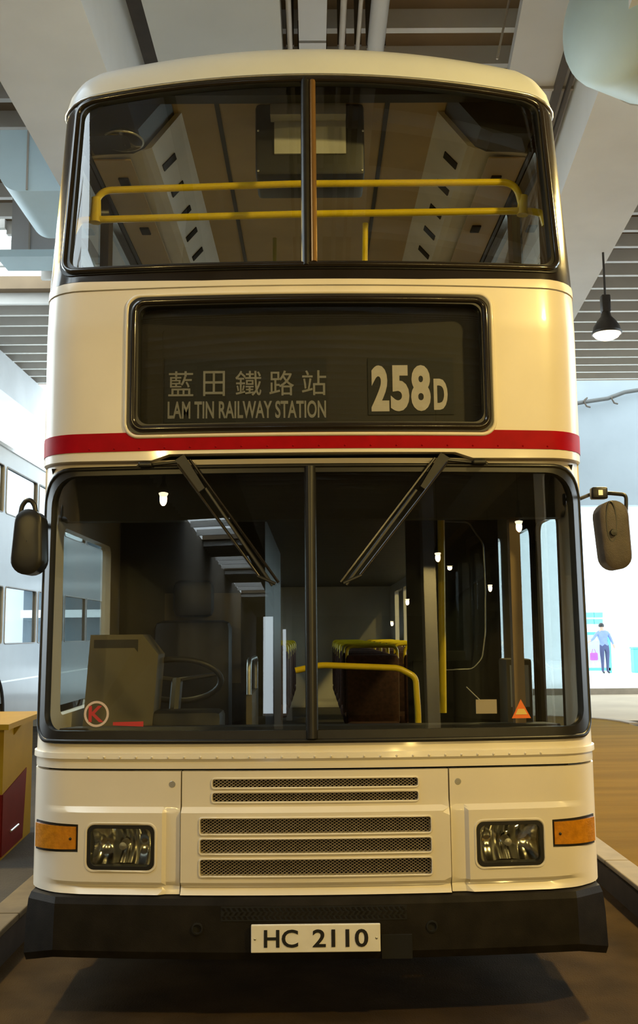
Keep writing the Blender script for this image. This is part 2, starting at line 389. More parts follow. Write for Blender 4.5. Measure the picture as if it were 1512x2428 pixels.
# cross wall and rounded cross duct on the left
struct('wall_cross', MB().box(-4.1, -2.64, 8.5, 8.7, 6.72, 8.0), M_CONC2)
wc = bpy.data.objects['wall_cross']
for xx in (-3.85, -3.3): MB().box(xx-0.012, xx+0.012, 8.485, 8.5, 6.74, 7.9).build('joint_strip', M_PIPE, wc)
MB().box(-4.2, -3.0, 8.2, 8.72, 6.62, 6.72).build('ledge', M_DUCT, wc)
pr_ = [(-2.64, 7.21), (-2.64, 6.49), (-3.22, 6.49)]
for a in range(10, 91, 10): pr_.append((-3.22-0.24*math.sin(math.radians(a)), 6.73-0.24*math.cos(math.radians(a))))
pr_ += [(-3.46, 7.21)]
dl = empty('ventilation_duct', (-3.0, 6.0, 6.49), 'pale blue box duct with rounded corner beyond the left concrete beam', 'duct')
MB().prism([(a, 6.0, b) for a, b in pr_], (0, 1.3, 0)).build('casing', M_DUCT, dl, 30)
MB().box(-3.15, -3.13, 5.985, 6.0, 6.5, 7.2).build('seam', M_PIPE, dl)
# big round duct, upper right
dr = empty('ventilation_duct', (2.7, 3.6, 6.7), 'large pale blue round duct with domed end, top right', 'duct')
ax = Vector((0.86, 0.51, 0)).normalized(); nx = Vector((-ax.y, ax.x, 0)); c0 = Vector((2.52, 2.95, 6.52)); RD = 0.60
prof = [(0.001, -0.30)]+[(RD*math.sin(math.radians(a)), -0.30*math.cos(math.radians(a))) for a in range(10, 91, 10)]+[(RD, 0.9), (RD, 1.7), (0.001, 1.7)]
vs, fs, N = [], [], 40
for k in range(N):
    a = 2*math.pi*k/N
    for (r_, h_) in prof: vs.append(c0+ax*h_+nx*(r_*math.cos(a))+Vector((0, 0, r_*math.sin(a))))
m_ = len(prof)
for k in range(N):
    for i in range(m_-1): fs.append((k*m_+i, ((k+1)%N)*m_+i, ((k+1)%N)*m_+i+1, k*m_+i+1))
link('casing', vs, fs, M_DUCT, dr, 40)
pts = [c0+ax*0.45+nx*((RD+0.004)*math.cos(2*math.pi*k/40))+Vector((0, 0, (RD+0.004)*math.sin(2*math.pi*k/40))) for k in range(40)]
MB().tube(pts, 0.008, 6, closed=True).build('seam', M_PIPE, dr)
MB().tube([c0+ax*0.8+nx*0.3+Vector((0, 0, 0.5)), c0+ax*0.8+nx*0.3+Vector((0, 0, 1.6))], 0.015, 6).build('hanger', M_PIPE, dr)
# conduits over the bus
ZP = 7.3
def conduit(name, px, r, m, label):
    x = atz(px, 0, ZP)[0]; e = empty(name, (x, 3, ZP), label, 'pipe', 'conduits over the bus roof')
    MB().tube([(x, -6, ZP), (x, 26, ZP)], r, 12).build('pipe', m, e, 60)
    for yy in (1.5, 4.6, 7.7, 10.8): MB().box(x-r-0.012, x+r+0.012, yy-0.02, yy+0.02, ZP-r*0.2, 7.97).build('bracket', M_BROWN, e)
conduit('conduit_pipe', 683, 0.026, M_PIPE, 'thin pale pipe beside the left grey soffit, left of the cable tray')
conduit('conduit_pipe', 815, 0.030, M_PIPE, 'pale pipe just right of the cable tray')
conduit('conduit_pipe', 856, 0.021, M_PIPE, 'thinnest pipe between two thicker pipes over the bus')
conduit('conduit_pipe', 902, 0.085, M_CONC2, 'thickest pipe, rightmost of the run over the bus')
xa, xb = atz(706, 0, ZP)[0], atz(775, 0, ZP)[0]
ct = empty('cable_tray', (xa, 3, ZP), 'wide flat grey cable tray running above the middle of the bus', 'cable tray')
y = -6.0
while y < 24:
    MB().box(xa, xb, y, y+1.13, ZP-0.02, ZP+0.06).build('tray_section', M_CONC2, ct); y += 1.17
for yy in (0.5, 5.2, 9.9): MB().box(xa-0.02, xb+0.02, yy, yy+0.04, ZP+0.06, 7.97).build('hanger', M_BROWN, ct)
rd = empty('hanger_rod', (1.66, 3.9, 6.7), 'slim inclined steel rod under the brown soffit, right of the bus roof', 'rod')
MB().tube([aty(1178, 140, 4.0), aty(1213, -30, 4.0)], 0.011, 6).build('rod_shaft', M_PIPE, rd)
MB().lathe([(0.001, 0), (0.03, 0), (0.03, 0.05), (0.001, 0.05)], tuple(aty(1213, -30, 4.0)), n=10).build('rod_fixing', M_PIPE, rd)
# far right: fascia and pipe
struct('wall_fascia', MB().box(2.0, 45, 24.0, 24.4, 5.25, 11), mat('fascia_blue_grey', (0.24, 0.275, 0.295, 1), 0.7, var=0.05, scale=1))
struct('beam_edge', MB().box(-7.5, -7.0, -2, 20.9, 7.1, 7.98), M_CONC)
struct('beam_far', MB().box(-4.85, -4.2, -76, -18, 7.0, 7.98), M_WALLD)
struct('beam_side', MB().box(8.9, 9.5, -32, 20, 6.9, 8.0), M_CONC)
fp = empty('drain_pipe', (8, 23.7, 8.2), 'grey pipe with hook brackets along the pale fascia beside the lamp', 'pipe')
pp = [aty(px, py, 23.7) for px, py in ((1290, 971), (1385, 953), (1440, 945), (1480, 930), (1530, 922), (1600, 918))]
MB().tube(pp, 0.06, 10).build('pipe', mat('drain_pipe_grey', (0.07, 0.07, 0.065, 1), 0.6, var=0.1), fp, 60)
for px, py in ((1455, 945), (1390, 953)):
    p = Vector(aty(px, py, 23.7)); MB().tube([p+Vector((0, 0.28, 0.1)), p+Vector((0.02, 0, 0.12)), p+Vector((-0.10, -0.07, 0.0)), p+Vector((-0.02, -0.07, -0.15)), p+Vector((0.1, 0.0, -0.16))], 0.025, 6).build('bracket', M_BROWN, fp)
# background buildings, over the road on the right and behind the left bus
wb = struct('wall_far_right', MB().box(5.0, 30, 44, 44.5, 0, 13), M_WALL)
for i, px in enumerate((1398, 1418)):
    for py in (1458, 1474):
        p = aty(px, py, 43.9); w = MB().box(p[0]-0.22, p[0]+0.22, 43.9, 44.0, p[2]-0.12, p[2]+0.12).build('window', M_TEAL, wb)
# end wall behind the camera, open between its piers
struct('wall_end', MB().box(-9.3, -8.0, -76.6, -76, 0, 8.2).box(-6.4, -5.0, -76.6, -76, 0, 8.2).box(-4.2, 18.5, -76.6, -76, 0, 8.2), M_WALLD)
struct('wall_left_sky_block', MB().box(-9.3, -9.0, -76, 1.5, 0, 8.2), M_WALLD)  # unseen wall added to keep sky light off the bus front
struct('wall_right', MB().box(18.2, 18.5, -76, -8, 0, 8.2).box(10.5, 18.5, -8.3, -8, 0, 8.2).box(10.5, 10.8, -8, 2, 0, 8.2), M_WALLD)  # unseen; near return added to cut sky light on the bus front
for i, (x_, y_) in enumerate(((6.2, -9.5), (6.2, -24), (-3.0, -40), (-3.0, -58))):
    struct('column', MB().bbox(x_-0.35, x_+0.35, y_-0.35, y_+0.35, 0, 8.0, 0.05), M_CONC)

# ================================================================ hanging lamps
def lamp(x, y, z, label, first=None):
    loc = Vector((x, y, z))
    e = empty('hanging_lamp', loc, label, 'lamp', 'hanging warm lamps of the bus station')
    if first is None:
        x, y, z = loc
        MB().lathe([(0.175, 0.0), (0.16, 0.08), (0.117, 0.15), (0.066, 0.21), (0.05, 0.28), (0.001, 0.28)], (x, y, z), n=28).build('shade', M_SHADE, e, 40)
        MB().lathe([(0.183, -0.015), (0.183, 0.015), (0.168, 0.015), (0.168, -0.015), (0.183, -0.015)], (x, y, z), n=28).build('rim_ring', M_SHADE, e, 40)
        MB().lathe([(0.001, -0.085), (0.085, -0.075), (0.14, -0.047), (0.167, -0.008), (0.12, 0.016), (0.001, 0.016)], (x, y, z), n=24).build('bulb_glass', M_BULB, e, 60)
        MB().bbox(x-0.055, x+0.055, y-0.055, y+0.055, z+0.265, z+0.485, 0.016).build('ballast_box', M_SHADE, e, 40)
        MB().tube([(x, y, z+0.47), (x, y, 7.97)], 0.014, 8).build('cord', M_SHADE, e)
    else:
        for ch in first.children:
            if ch.type == 'MESH':
                c = ch.copy(); COL.objects.link(c); c.parent = e
    ld = bpy.data.lights.new('lamp_light', 'SPOT'); ld.energy = LAMP_POWER; ld.color = LAMP_COLOR; ld.spot_size = math.radians(179); ld.spot_blend = 0.06; ld.shadow_soft_size = 0.12
    lo = bpy.data.objects.new('lamp_light', ld); COL.objects.link(lo); lo.parent = e; lo.location = (0, 0, -0.13)
    return e
LV = aty(1438, 790, 7.4)
LZ = LV[2]
L0 = lamp(LV[0], LV[1], LZ, 'lit warm bell lamp hanging to the right of the bus, below the ribbed soffit')
for (x, y, lb) in ((3.5, 1.9, 'lit bell lamp over the right pavement beside the bus door'), (3.5, -3.2, 'lit bell lamp in front of the bus, over the right kerb'),
                   (8.3, -16.4, 'lit lamp mirrored near the right edge of the windscreen'), (6.2, -21.8, 'lit lamp mirrored beside the yellow pole in the windscreen'),
                   (11.6, -29.0, 'lit lamp mirrored just left of the tan door pillar'), (7.0, -34.5, 'small lit lamp mirrored in the middle of the right windscreen pane'),
                   (7.6, -46.0, 'smallest lit lamp, lowest of those mirrored in the right pane'), (-3.6, 2.6, 'lit bell lamp over the left island beside the bus'),
                   (-5.0, -13.6, 'lit lamp mirrored at the top of the left windscreen pane')):
    lamp(x, y, LZ, lb, L0)

# ================================================================ THE BUS
BUS = empty('double_decker_bus', (0, 0, 0), 'white double-decker bus with red stripe and route number 258D seen head-on', 'bus')
def ze(u):                                    # lower edge of the roof dome
    return 4.36-0.088*min(1.1, (abs(u)/1.13))**2
# ---- lower deck front
UEX = UE+0.12
ws_o = rrect(-1.262, 1.262, 1.140, 2.345, [0.085, 0.16, 0.16, 0.085], 8)
ws_i = rrect(-1.205, 1.205, 1.185, 2.315, [0.075, 0.14, 0.14, 0.075], 8)
region('windscreen_surround', [(-UEX, 1.026), (UEX, 1.026), (UEX, 2.38), (-UEX, 2.38)], [ws_o], M_WHITE, BUS, bf=base_low, thick=0.03)
g = region('windscreen_gasket', ws_o, [ws_i], M_RUBBER, BUS, bf=base_low, off=-0.010, thick=0.03)
rim('gasket_bead', ws_o, 0.011, M_RUBBER, g, off=-0.006, bf=base_low)
half = [p for p in ws_i]
def halfpoly(poly, sgn, gap):
    q = [(max(p[0], gap) if sgn > 0 else min(p[0], -gap), p[1]) for p in poly]
    out = []
    for p in q:
        if not out or abs(out[-1][0]-p[0])+abs(out[-1][1]-p[1]) > 1e-4: out.append(p)
    if abs(out[0][0]-out[-1][0])+abs(out[0][1]-out[-1][1]) < 1e-4: out.pop()
    return out
for s in (-1, 1):
    region('windscreen_pane', halfpoly(ws_i, s, 0.0), [], M_GLASS, BUS, bf=base_low, off=0.008, thick=0, smooth=180, h=0.05)
MB().tube([surf(-0.012, z, -0.004, base_low) for z in np.linspace(1.15, 2.34, 12)], 0.027, 10).build('windscreen_divider', M_RUBBER, BUS, 60)
region('waist_bead', [(-UE, 1.068), (UE, 1.068), (UE, 1.092), (-UE, 1.092)], [], M_WHITE, BUS, off=-0.010, thick=0.02, h=0.03, bf=base_low)
for k in range(-14, 15):
    MB().lathe([(0.001, -0.0035), (0.005, -0.002), (0.006, 0.002)], surf(k*0.07, 1.075, -0.011, base_low), 'y', 8).build('rivet', M_WHITE, BUS)
# ---- lower panels
def low_disp(u, z):
    a = abs(u)
    hz_ = float(np.interp(z, [0.514, 0.540, 0.546, 0.562, 0.846, 0.868], [1.1, 0.15, 0.1, 1, 1, 0]))
    if a < 0.572: hu = 1.0
    else: hu = float(np.interp(a, [0.572, 0.635, 0.65, 1.0, 1.18], [0.35, 0.35, 1.0, 1.0, 0.0]))
    return -0.024*hz_*hu
hl = rrect(0.682, 0.972, 0.612, 0.796, 0.03, 5); ind = [(1.014, 0.680), (1.252, 0.676), (1.252, 0.800), (1.014, 0.796)]
mir = lambda poly: [(-p[0], p[1]) for p in poly][::-1]
zs = (0.526, 0.540, 0.546, 0.562, 0.846, 0.868, 0.857)
for s in (-1, 1):
    H = [hl, ind] if s > 0 else [mir(hl), mir(ind)]
    out = [(0.576, 0.512), (UEX, 0.512), (UEX, 1.016), (0.576, 1.016)]
    p = region('front_side_panel', out if s > 0 else mir(out), H, M_WHITE, BUS, h=0.03, thick=0.03, disp=low_disp, us=(0.635*s, 0.65*s), zs=zs, smooth=25)
    bx = s*0.612
    MB().lathe([(0.001, -0.002), (0.013, -0.002), (0.017, 0.004)], surf(bx, 0.962, 0), 'y', 14).build('panel_bolt', M_METAL, p, 40)
SL = [(0.442, 0.944, 0.985), (0.442, 0.885, 0.928), (0.49, 0.757, 0.826), (0.49, 0.677, 0.741), (0.49, 0.586, 0.658)]
holes = [rrect(-w, w, a, b, 0.012, 3) for w, a, b in SL]
cp = region('front_grille_panel', [(-0.570, 0.512), (0.570, 0.512), (0.570, 1.016), (-0.570, 1.016)], holes, M_WHITE, BUS, h=0.03, thick=0.03, disp=low_disp, zs=zs, smooth=25)
for (w, a, b), hpoly in zip(SL, holes):
    mb = MB(); cw, chh, t = 0.0092, 0.0062, 0.0019
    rows = int((b-a)/chh)+1; n = int(2*w/cw)+1
    for k in range(rows):
        pts = [(-w+i*cw, min(b, a+(k+((i+k) % 2))*chh)) for i in range(n+1)]
        top = [surf(u, min(b, z+t), 0.012+low_disp(u, (a+b)/2)) for u, z in pts]; bot = [surf(u, max(a, z-t), 0.015+low_disp(u, (a+b)/2)) for u, z in pts]
        mb.add(top+bot, [(i, i+1, n+2+i, n+1+i) for i in range(n)])
    o = mb.build('grille_mesh', M_GRILLE, cp); o['kind'] = 'stuff'
    rim('slot_lip', hpoly, 0.0045, M_WHITE, cp, off=low_disp(0, (a+b)/2)-0.001, n=6, h=0.06)
region('grille_backing', [(-0.55, 0.53), (0.55, 0.53), (0.55, 1.0), (-0.55, 1.0)], [], M_DARK, BUS, off=0.06, thick=0.005, h=0.2)
region('panel_backing', [(-UE+.1, 0.50), (UE-.1, 0.50), (UE-.1, 1.05), (-UE+.1, 1.05)], [], M_DARK, BUS, off=0.16, thick=0.005, h=0.1)
# ---- headlamps and indicators
for s in (-1, 1):
    P = hl if s > 0 else mir(hl)
    ring_in = rrect(0.697, 0.957, 0.627, 0.781, 0.025, 5); ring_in = ring_in if s > 0 else mir(ring_in)
    lb = 'headlamp beside the amber indicator'
    hd = region('headlamp', P, [ring_in], M_RUBBER, BUS, off=-0.026, thick=0.05, h=0.05)
    rim('headlamp_flange', rrect(0.676, 0.978, 0.606, 0.802, 0.034, 5) if s > 0 else mir(rrect(0.676, 0.978, 0.606, 0.802, 0.034, 5)), 0.006, M_WHITE, hd, off=-0.022, n=6)
    region('headlamp_lens', ring_in, [], M_LENS, hd, off=-0.014, thick=0, h=0.04, disp=lambda u, z: -0.012*max(0, 1-((abs(u)-0.827)/0.13)**2)*max(0, 1-((z-0.704)/0.077)**2), smooth=180)
    # reflector bowl: two parabolic halves
    cxu = s*0.827
    def bowl(u, z, c=cxu):
        return 0.075-0.055*(((u-c)/0.13)**2)-0.05*(((z-0.704)/0.078)**2)+(0.008*math.sin(abs(u-c)*75))
    region('headlamp_reflector', ring_in, [], M_CHROME, hd, off=0.012, thick=0, h=0.008, disp=bowl, smooth=60)
    c = surf(cxu, 0.704, 0.03); MB().lathe([(0.001, -0.03), (0.016, -0.028), (0.018, 0.0), (0.018, 0.05)], c, 'y', 16).build('headlamp_bulb', M_METAL, hd, 40)
    I = ind if s > 0 else mir(ind)
    ii = [(1.026, 0.692), (1.242, 0.688), (1.242, 0.789), (1.026, 0.785)]; ii = ii if s > 0 else mir(ii)
    it = region('indicator_lamp', I, [ii], M_RUBBER, BUS, off=-0.006, thick=0.03, h=0.03)
    region('indicator_lens', ii, [], M_AMBER, it, off=-0.014, thick=0.02, h=0.02)
    MB().lathe([(0.001, -0.003), (0.006, -0.002), (0.007, 0.004)], surf(s*1.05, 0.735, -0.015), 'y', 8).build('lens_screw', M_RUBBER, it)
# ---- bumper
def bump_plan(o=0.0):
    L = [(x, R1-math.sqrt(R1*R1-x*x)-0.065+o) for x in np.linspace(-1.10, 1.10, 23)]
    return [(-1.255+o, 0.75), (-1.240+o, 0.10)]+L+[(1.240-o, 0.10), (1.255-o, 0.75)]
bp = bump_plan(); n = len(bp); vs = []
prof = [(0.0, 0.268), (-0.012, 0.30), (-0.006, 0.40), (0.004, 0.48), (0.018, 0.504), (0.06, 0.509)]
for (d, z) in prof:
    for i, (x, y) in enumerate(bp):
        sx = 0.0 if 2 <= i < n-2 else (-1 if x > 0 else 1)
        vs.append((x+sx*d*0.6, y+(d if 1 <= i <= n-2 else 0), z-(0.040 if (z < 0.35 and (i < 2 or i > n-3)) else 0)))
fs = [(j*n+i, j*n+i+1, (j+1)*n+i+1, (j+1)*n+i) for j in range(len(prof)-1) for i in range(n-1)]
b0 = len(vs)
for (x, y) in bp: vs.append((x*0.93, y+0.12, 0.268))
fs += [(i+1, i, b0+i, b0+i+1) for i in range(n-1)]
for (x, y) in bp: vs.append((x*0.93, y+0.12, 0.509))
b1 = b0+n; t0 = (len(prof)-1)*n
fs += [(t0+i, t0+i+1, b1+i+1, b1+i) for i in range(n-1)]
BM = link('bumper', vs, fs, M_BUMPER, BUS, 22)
def bump_y(x, z): return R1-math.sqrt(R1*R1-x*x)-0.065+float(np.interp(z, [p[1] for p in prof], [p[0] for p in prof]))
for x in (-0.492, 0.478):
    y = bump_y(x, 0.392)
    MB().lathe([(0.024, 0.0), (0.024, -0.006), (0.018, -0.007), (0.017, 0.0), (0.001, 0.001)], (x, y-0.001, 0.392), 'y', 18).build('tow_hole_disc', M_DARK, BM, 40)  # ring and disc coloured black for the dark inside a tow hole
# sunk mesh strip in the bumper, above the plate
vb = MB()
for k in range(3):
    z0 = 0.428+k*0.016
    for i in range(34):
        x = -0.385+i*0.0225; sl = 0.008 if k % 2 else -0.008
        y = bump_y(x, z0)-0.004
        vb.prism([(x, y, z0), (x+0.010, y, z0), (x+0.010+sl, y, z0+0.012), (x+sl, y, z0+0.012)], (0, 0.006, 0))
o = vb.build('vent_mesh', M_BUMPER, BM); o['kind'] = 'stuff'
MB().add([(x, bump_y(x, z)-0.0022, z) for z in (0.421, 0.478) for x in np.linspace(-0.395, 0.375, 12)], [(i, i+1, 13+i, 12+i) for i in range(11)]).build('vent_backing', M_DARK, BM)
MB().box(0.268, 0.394, bump_y(0.33, 0.32)-0.005, 0.0, 0.270, 0.364).build('step_recess', M_DARK, BM)
# number plate
px0, px1, pz0, pz1 = -0.268, 0.262, 0.304, 0.413; py = -0.094
NP = MB().bbox(px0, px1, py, py+0.016, pz0, pz1, 0.003).build('number_plate', M_PLATE, BUS)
text('lettering', 'HC', -0.215, -0.075, 0.324, 0.395, py-0.002, M_INK, NP, bold=0.018)
text('lettering', '2110', -0.016, 0.212, 0.324, 0.395, py-0.002, M_INK, NP, bold=0.018)
for x in (-0.252, 0.246): MB().lathe([(0.001, -0.002), (0.005, -0.001), (0.005, 0.002)], (x, py, 0.358), 'y', 8).build('plate_screw', M_METAL, NP)
# ---- destination panel, red stripe, lip
dz_o = rrect(-0.832, 0.815, 2.490, 3.130, 0.055, 7); dz_i = rrect(-0.785, 0.775, 2.535, 3.085, 0.05, 7)
lipb = [(-UEX, 2.380), (-0.72, 2.372), (-0.64, 2.398), (0.64, 2.398), (0.72, 2.372), (UEX, 2.380)]
region('destination_panel', lipb+[(UEX, 3.172), (-UEX, 3.172)], [dz_o], M_WHITE, BUS, bf=base_up, thick=0.05)
region('panel_top_trim', [(-UEX, 3.178), (UEX, 3.178), (UEX, 3.222), (UA, 3.222), (0.5, 3.206), (-0.5, 3.206), (-UA, 3.222), (-UEX, 3.222)], [], M_WHITE, BUS, bf=base_up, off=-0.004, thick=0.03)
st = region('red_stripe', [(-UEX, 2.415), (UEX, 2.415), (UEX, 2.500), (-UEX, 2.500)], [], M_RED, BUS, bf=base_up, off=-0.003, thick=0.004)
for k in range(-9, 10):
    MB().lathe([(0.001, -0.0035), (0.004, -0.002), (0.005, 0.001)], surf(k*0.115+0.03, 2.428, -0.003, base_up), 'y', 8).build('rivet', M_RED, st)
DB = region('destination_gasket', dz_o, [dz_i], M_RUBBER, BUS, bf=base_up, off=-0.008, thick=0.06)
rim('gasket_flange', rrect(-0.842, 0.825, 2.480, 3.140, 0.062, 7), 0.010, M_WHITE, DB, off=0.0, bf=base_up)
rim('gasket_bead', rrect(-0.808, 0.795, 2.513, 3.107, 0.05, 7), 0.017, M_BLACKP, DB, off=-0.006, bf=base_up)
region('destination_glass', dz_i, [], M_GLASS, DB, bf=base_up, off=0.012, thick=0, smooth=180, h=0.08)
YB2 = 0.115
BL = MB().box(-0.80, 0.80, YB2, YB2+0.01, 2.50, 3.12).build('destination_blind', M_BLIND, BUS)
MB().box(-0.82, 0.82, 0.09, 0.40, 3.11, 3.13).box(-0.82, 0.82, 0.09, 0.40, 2.47, 2.50).box(-0.84, -0.82, 0.09, 0.40, 2.48, 3.12).box(0.82, 0.84, 0.09, 0.40, 2.48, 3.12).box(-0.84, 0.84, 0.39, 0.41, 2.47, 3.13).build('blind_housing', M_BOXIN, BUS)
MB().box(-0.678, 0.068, YB2-0.004, YB2-0.001, 2.560, 2.860).build('blind_panel', M_BLIND2, BL)
MB().box(0.258, 0.652, YB2-0.004, YB2-0.001, 2.590, 2.858).build('blind_panel', M_BLIND2, BL)
cxs = [(-0.660, -0.545), (-0.500, -0.400), (-0.352, -0.232), (-0.196, -0.082), (-0.046, 0.066)]
for ch, (a, b) in zip('藍田鐵路站', cxs):
    text('lettering', ch, a, b, 2.684, 2.802, YB2-0.006, M_LETTER2, BL, bold=0.004)
text('lettering', 'LAM TIN RAILWAY STATION', -0.662, 0.064, 2.578, 2.660, YB2-0.006, M_LETTER2, BL, bold=0.022)
for ch, a, b in (('2', 0.273, 0.355), ('5', 0.362, 0.448), ('8', 0.456, 0.546)):
    text('lettering', ch, a, b, 2.606, 2.823, YB2-0.006, M_LETTER, BL, bold=0.045)
text('lettering', 'D', 0.560, 0.624, 2.611, 2.758, YB2-0.006, M_LETTER, BL, bold=0.04)
# ---- upper deck front
top_edge = [(u, ze(u)) for u in np.linspace(UEX, -UEX, 41)]
bot_edge = [(-UEX, 3.226), (-UA, 3.226), (-0.5, 3.208), (0.5, 3.208), (UA, 3.226), (UEX, 3.226)]
def uwin(w0, w1, zb, dt, r0, r1, n=8):
    pts = [(-w0+r0, zb), (w0-r0, zb)]
    pts += [(w0-r0+r0*math.sin(math.radians(a)), zb+r0-r0*math.cos(math.radians(a))) for a in range(15, 91, 15)]
    tz = lambda u: ze(u)-dt
    pts += [(w1-r1+r1*math.cos(math.radians(a)), tz(w1)-r1+r1*math.sin(math.radians(a))) for a in range(0, 76, 15)]
    pts += [(u, tz(u)) for u in np.linspace(w1-r1-0.02, -w1+r1+0.02, 27)]
    pts += [(-w1+r1+r1*math.cos(math.radians(a)), tz(w1)-r1+r1*math.sin(math.radians(a))) for a in range(105, 181, 15)]
    pts += [(-w0+r0-r0*math.cos(math.radians(a)), zb+r0-r0*math.sin(math.radians(a))) for a in range(0, 76, 15)]
    return pts
uo = uwin(1.195, 1.190, 3.258, 0.004, 0.08, 0.06); ui = uwin(1.135, 1.140, 3.298, 0.05, 0.06, 0.06)
region('upper_window_surround', bot_edge+top_edge, [uo], M_BLACKP, BUS, bf=base_up, thick=0.03)
g2 = region('upper_gasket', uo, [ui], M_RUBBER, BUS, bf=base_up, off=-0.006, thick=0.03)
rim('gasket_bead', uwin(1.165, 1.165, 3.278, 0.03, 0.07, 0.06), 0.014, M_BLACKP, g2, off=-0.008, bf=base_up)
for s in (-1, 1):
    region('upper_window_pane', halfpoly(ui, s, 0.0), [], M_GLASS, BUS, bf=base_up, off=0.008, thick=0, smooth=180, h=0.05)
pd = MB().tube([surf(-0.022, z, -0.003, base_up) for z in np.linspace(3.27, 4.33, 14)], 0.022, 10).build('upper_window_divider', M_RUBBER, BUS, 60)
MB().tube([surf(0.014, z, -0.006, base_up) for z in np.linspace(3.29, 4.32, 14)], 0.016, 10).build('divider_strip', mat('warm_reflection_metal', (0.30, 0.17, 0.06, 1), 0.3, metal=0.6, var=0.1), pd, 60)  # strip tinted orange; the lamp's warm reflection is put into the colour
# silver drip line under the dome
MB().tube([surf(u, ze(u)+0.002, -0.004, base_up) for u in np.linspace(-UEX, UEX, 60)], 0.008, 8).build('dome_drip_rail', M_METAL, BUS, 60)
# ---- roof
BL_ = 11.2
us = list(np.linspace(0, UA, 18))+list(np.linspace(UA, UE, 10))[1:]+[UE+0.3, UE+1.0, UE+3, UE+6, BL_-YC+UE]
U = [-u for u in us[::-1]]+us[1:]
rv, rf, rings = [], [], []
def roof_pt(u, t):
    d = 0.30*(1-math.cos(t*math.pi/2))**1.15; h_ = (0.262-0.03*min(1, abs(u)/1.2)**2)*math.sin(t*math.pi/2)
    x, y, nx_, ny_ = plan(u); z = ze(u)
    return (x-nx_*d, y-ny_*d+base_up(z)*(1.0 if abs(u) < UE else max(0, 1-(abs(u)-UE)/1.0*0)), z+h_)
T = [0, .12, .25, .4, .55, .7, .85, 1.0]
for t in T: rings.append([roof_pt(u, t) for u in U])
last = rings[-1]; nU = len(U)
for rg in rings: rv += rg
for j in range(len(T)-1):
    for i in range(nU-1): rf.append((j*nU+i, j*nU+i+1, (j+1)*nU+i+1, (j+1)*nU+i))
# crown: strips from each edge point to the centre line
K = 10; h0 = nU//2; cb0 = len(rv)
pairs = [(h0-k, h0+k) for k in range(0, h0+1)]
for (a, b) in pairs:
    A, B = Vector(last[a]), Vector(last[b])
    for i in range(K+1):
        p = A.lerp(B, i/K); w = (B-A).length/2; q = 1-(2*i/K-1)**2
        zc_ = 4.622+0.03*min(1, (A.y-last[h0][1])/0.5+0.0)
        rv.append((p.x, p.y, A.z+(max(zc_, A.z)-A.z)*q))
for k in range(len(pairs)-1):
    for i in range(K): rf.append((cb0+k*(K+1)+i, cb0+(k+1)*(K+1)+i, cb0+(k+1)*(K+1)+i+1, cb0+k*(K+1)+i+1))
o = link('roof', rv, rf, M_ROOF, BUS, 50)
# ---- sides: white panels with window openings, black pillars around the upper windows
def side_win(y0, y1, z0, z1): return rrect(y0, y1, z0, z1, 0.05, 3)
YS = UE-YC
low_w = [(y, y+1.28) for y in (2.0, 3.4, 4.8, 6.2, 7.6, 9.0)]
up_w = [(0.66, 1.32)]+[(y, y+1.28) for y in (1.44, 2.84, 4.24, 5.64, 7.04, 8.44, 9.84)]
up_w[-1] = (9.84, 10.9)
base0 = lambda z: 0.0
for s in (-1, 1):
    name = 'nearside_panel' if s > 0 else 'offside_panel'
    H = [side_win(YS+a, YS+b, 1.35, 2.2) for a, b in low_w]
    if s > 0: H.append(rrect(YS+0.50, YS+1.75, 0.36, 2.26, 0.04, 3)); glz = list(H[:-1])
    else: H.append(side_win(YS+0.45, YS+1.55, 1.22, 2.12)); glz = list(H)
    up = [side_win(YS+a, YS+b, 3.30, 4.16) for a, b in up_w]
    f_ = (lambda P: P) if s > 0 else mir
    sp = region(name, f_([(UE, 0.34), (YS+BL_, 0.34), (YS+BL_, 3.225), (UE, 3.225)]), [f_(h) for h in H], M_WHITE, BUS, h=0.25, thick=0.05, bf=base0)
    su = region('upper_side_panel', f_([(UE+0.03, 3.23), (YS+BL_, 3.23), (YS+BL_, ze(2.0)), (UE+0.30, ze(2.0))]), [f_(h) for h in up], M_BLACKP, BUS, h=0.25, thick=0.05, bf=base0)
    region('red_side_stripe', f_([(UE, 2.415), (YS+BL_, 2.415), (YS+BL_, 2.50), (UE, 2.50)]), [], M_RED, sp, h=0.5, off=-0.003, thick=0.003, bf=base0)
    for h in glz: region('side_window', f_(h), [], M_TINT, sp, h=0.4, off=0.02, thick=0, bf=base0)
    for h in up: region('side_window', f_(h), [], M_GLASS, su, h=0.4, off=0.02, thick=0, bf=base0)
    if s > 0:
        dr_ = MB().box(1.235, 1.255, 0.52, 1.11, 0.38, 2.24).box(1.235, 1.255, 1.13, 1.73, 0.38, 2.24)
        for a, b in ((0.51, 1.115), (1.125, 1.74)):
            P = rrect(YS+a, YS+b, 0.37, 2.25, 0.02, 2); Q = rrect(YS+a+0.07, YS+b-0.07, 0.55, 2.18, 0.06, 4)
            d_ = region('entrance_door', P, [Q], M_BLACKP, BUS, h=0.3, off=0.012, thick=0.03, bf=base0)
            region('door_pane', Q, [], M_TINT, d_, h=0.4, off=0.025, thick=0, bf=base0)
MB().box(-1.25, 1.25, BL_-0.06, BL_, 0.34, 4.26).build('rear_panel', M_WHITE, BUS)
MB().box(-1.21, 1.21, 0.42, BL_-0.06, 0.28, 0.34).build('chassis_floor', M_DARK, BUS)
